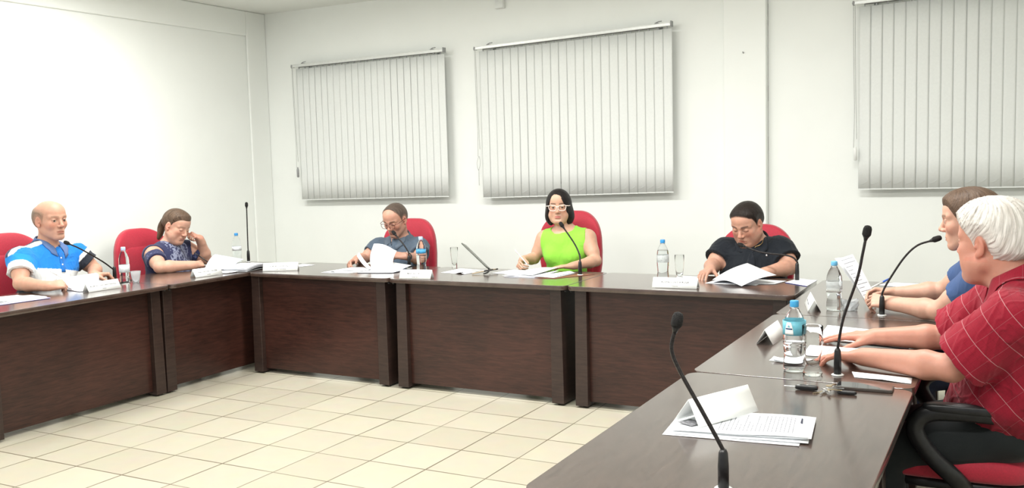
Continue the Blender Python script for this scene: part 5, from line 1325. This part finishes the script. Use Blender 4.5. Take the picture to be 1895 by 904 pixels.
pen('white pen with a blue cap above the hands of the woman in blue', (3.915, 1.62, .795), (4.01, 1.86, .835), WHITE, BLUEP, .005)

# ---- telephone, keys, tablet
def slab(name, w, l, h, body, scr, t, M_=Matrix.Identity(4)):
    m = MB(); m.prism(rrect(-w/2, w/2, -l/2, l/2, .009), 0, h, M_); m.build('phone_body', body, t, bevel=.0015, seg=3)
    m = MB(); m.prism(rrect(-w/2+.003, w/2-.003, -l/2+.004, l/2-.004, .007), h, h+.0006, M_); m.build('screen', scr, t)
SCR = mat('dark_screen', (.02, .022, .024), .06, nscale=3, namp=.2, coat=.5)
t = thing('mobile_phone', 'dark phone lying on the seam between the two nearest desks', 'phone', (4.172, -.300, T), -PI/2+.03)
slab('p', .078, .172, .0085, mat('bronze_phone_frame', (.10, .085, .075), .35, .5, nscale=60, namp=.1), SCR, t)
m = MB(); m.box(-.0395, -.0388, .02, .04, .003, .006); m.build('side_button', STEEL, t)
t = thing('mobile_phone', 'small black phone lying between the microphone and the bottle at the left desk', 'phone', (-.825, .965, T), .5)
slab('p', .075, .15, .009, BLACK, SCR, t)
def keys():
    t = thing('key_bunch', 'bunch of keys with a black car key and an open blade by the dark phone', 'keys', (4.07, -.395, T), .05)
    m = MB(); m.superell((-.062, .010, .0085), (.036, .0125, .0078), .5, .45, 24, 10); m.build('car_key_fob', BLACK, t)
    m = MB(); m.superell((-.087, .006, .0150), (.006, .004, .002), .6, .6, 12, 6); m.superell((-.060, .010, .0168), (.004, .004, .001), .6, .6, 12, 6); m.build('fob_button', GREYP, t)
    m = MB(); m.box(-.132, -.095, .007, .013, .008, .0102); m.box(-.128, -.10, .0125, .0145, .0082, .010); m.build('key_blade', STEEL, t, bevel=.0005)
    m = MB(); m.tube([(.0+.014*math.cos(a), .004+.014*math.sin(a), .010+.003*math.sin(a*2)) for a in np.linspace(0, 2*PI, 25)], .0012, 6); m.build('key_ring', STEEL, t)
    rr = random.Random(8)
    for k in range(7):
        a = -2.4+k*.62+rr.uniform(-.15, .15); z = .0022+.0032*k*.8; R = Matrix.Translation((.002, .002, z)) @ Matrix.Rotation(a, 4, 'Z') @ Matrix.Rotation(rr.uniform(-.08, .05), 4, 'Y')
        m = MB(); m.prism([(.012+.010*math.cos(q), .010*math.sin(q)) for q in np.linspace(0, 2*PI, 13)[:-1]], 0, .0022, R)
        m.prism([(.020, -.0035), (.048, -.0035), (.051, 0), (.048, .003), (.044, .0018), (.040, .0035), (.036, .0018), (.032, .0035), (.020, .0035)], 0, .0020, R); m.build('key', STEEL if k % 3 else mat('brass_key_%d' % k, (.55, .45, .30), .3, 1, nscale=50, namp=.1), t)
    m = MB(); m.superell((.062, -.006, .006), (.030, .010, .0055), .5, .5, 20, 8); m.build('black_tag', BLACK, t)
keys()
def tablet():
    t = thing('tablet', 'tablet leaning back on a small folding stand in the middle desk', 'tablet', (1.405, 2.10, T), 0)
    # its plate leans to the left and away; seen nearly edge-on
    a = Vector((-.175, .01, .195)); b = Vector((.015, .02, .030)); d = (a-b).normalized(); s_ = Vector((-.50, .865, 0)).normalized(); s_ = (s_-d*s_.dot(d)).normalized(); n = d.cross(s_).normalized()
    L = (a-b).length; R = Matrix((s_, d, n)).transposed().to_4x4(); R.translation = (a+b)/2
    m = MB(); m.prism(rrect(-.055, .055, -L/2, L/2, .01), -.004, .004, R); m.build('tablet_body', mat('grey_tablet', (.08, .085, .07), .3, .3, nscale=60, namp=.2), t, bevel=.0015)
    m = MB(); m.prism(rrect(-.050, .050, -L/2+.008, L/2-.008, .006), .004, .0046, R); m.build('screen', SCR, t)
    t2 = thing('tablet_stand', 'small folding stand with two feet holding the tablet', 'stand', (1.405, 2.10, T))
    m = MB(); m.tube([(.055, .05, .024), (.03, .035, .022), (-.045, -.10, .006)], [.005, .006, .007], 8, flat=.6); m.build('front_foot', mat('beige_metal', (.45, .36, .25), .35, .5, nscale=50, namp=.1), t2)
    m = MB(); m.tube(catmull([(.012, .025, .030), (.030, .0, .022), (.045, -.05, .012), (.035, -.085, .006)], 5), .007, 8, flat=.6); m.build('rear_foot', BLACK, t2)
    m = MB(); m.tube([(.018, -.045, .020), (.048, .085, .020)], .0055, 8); m.build('support_bar', BLACK, t2)
tablet()
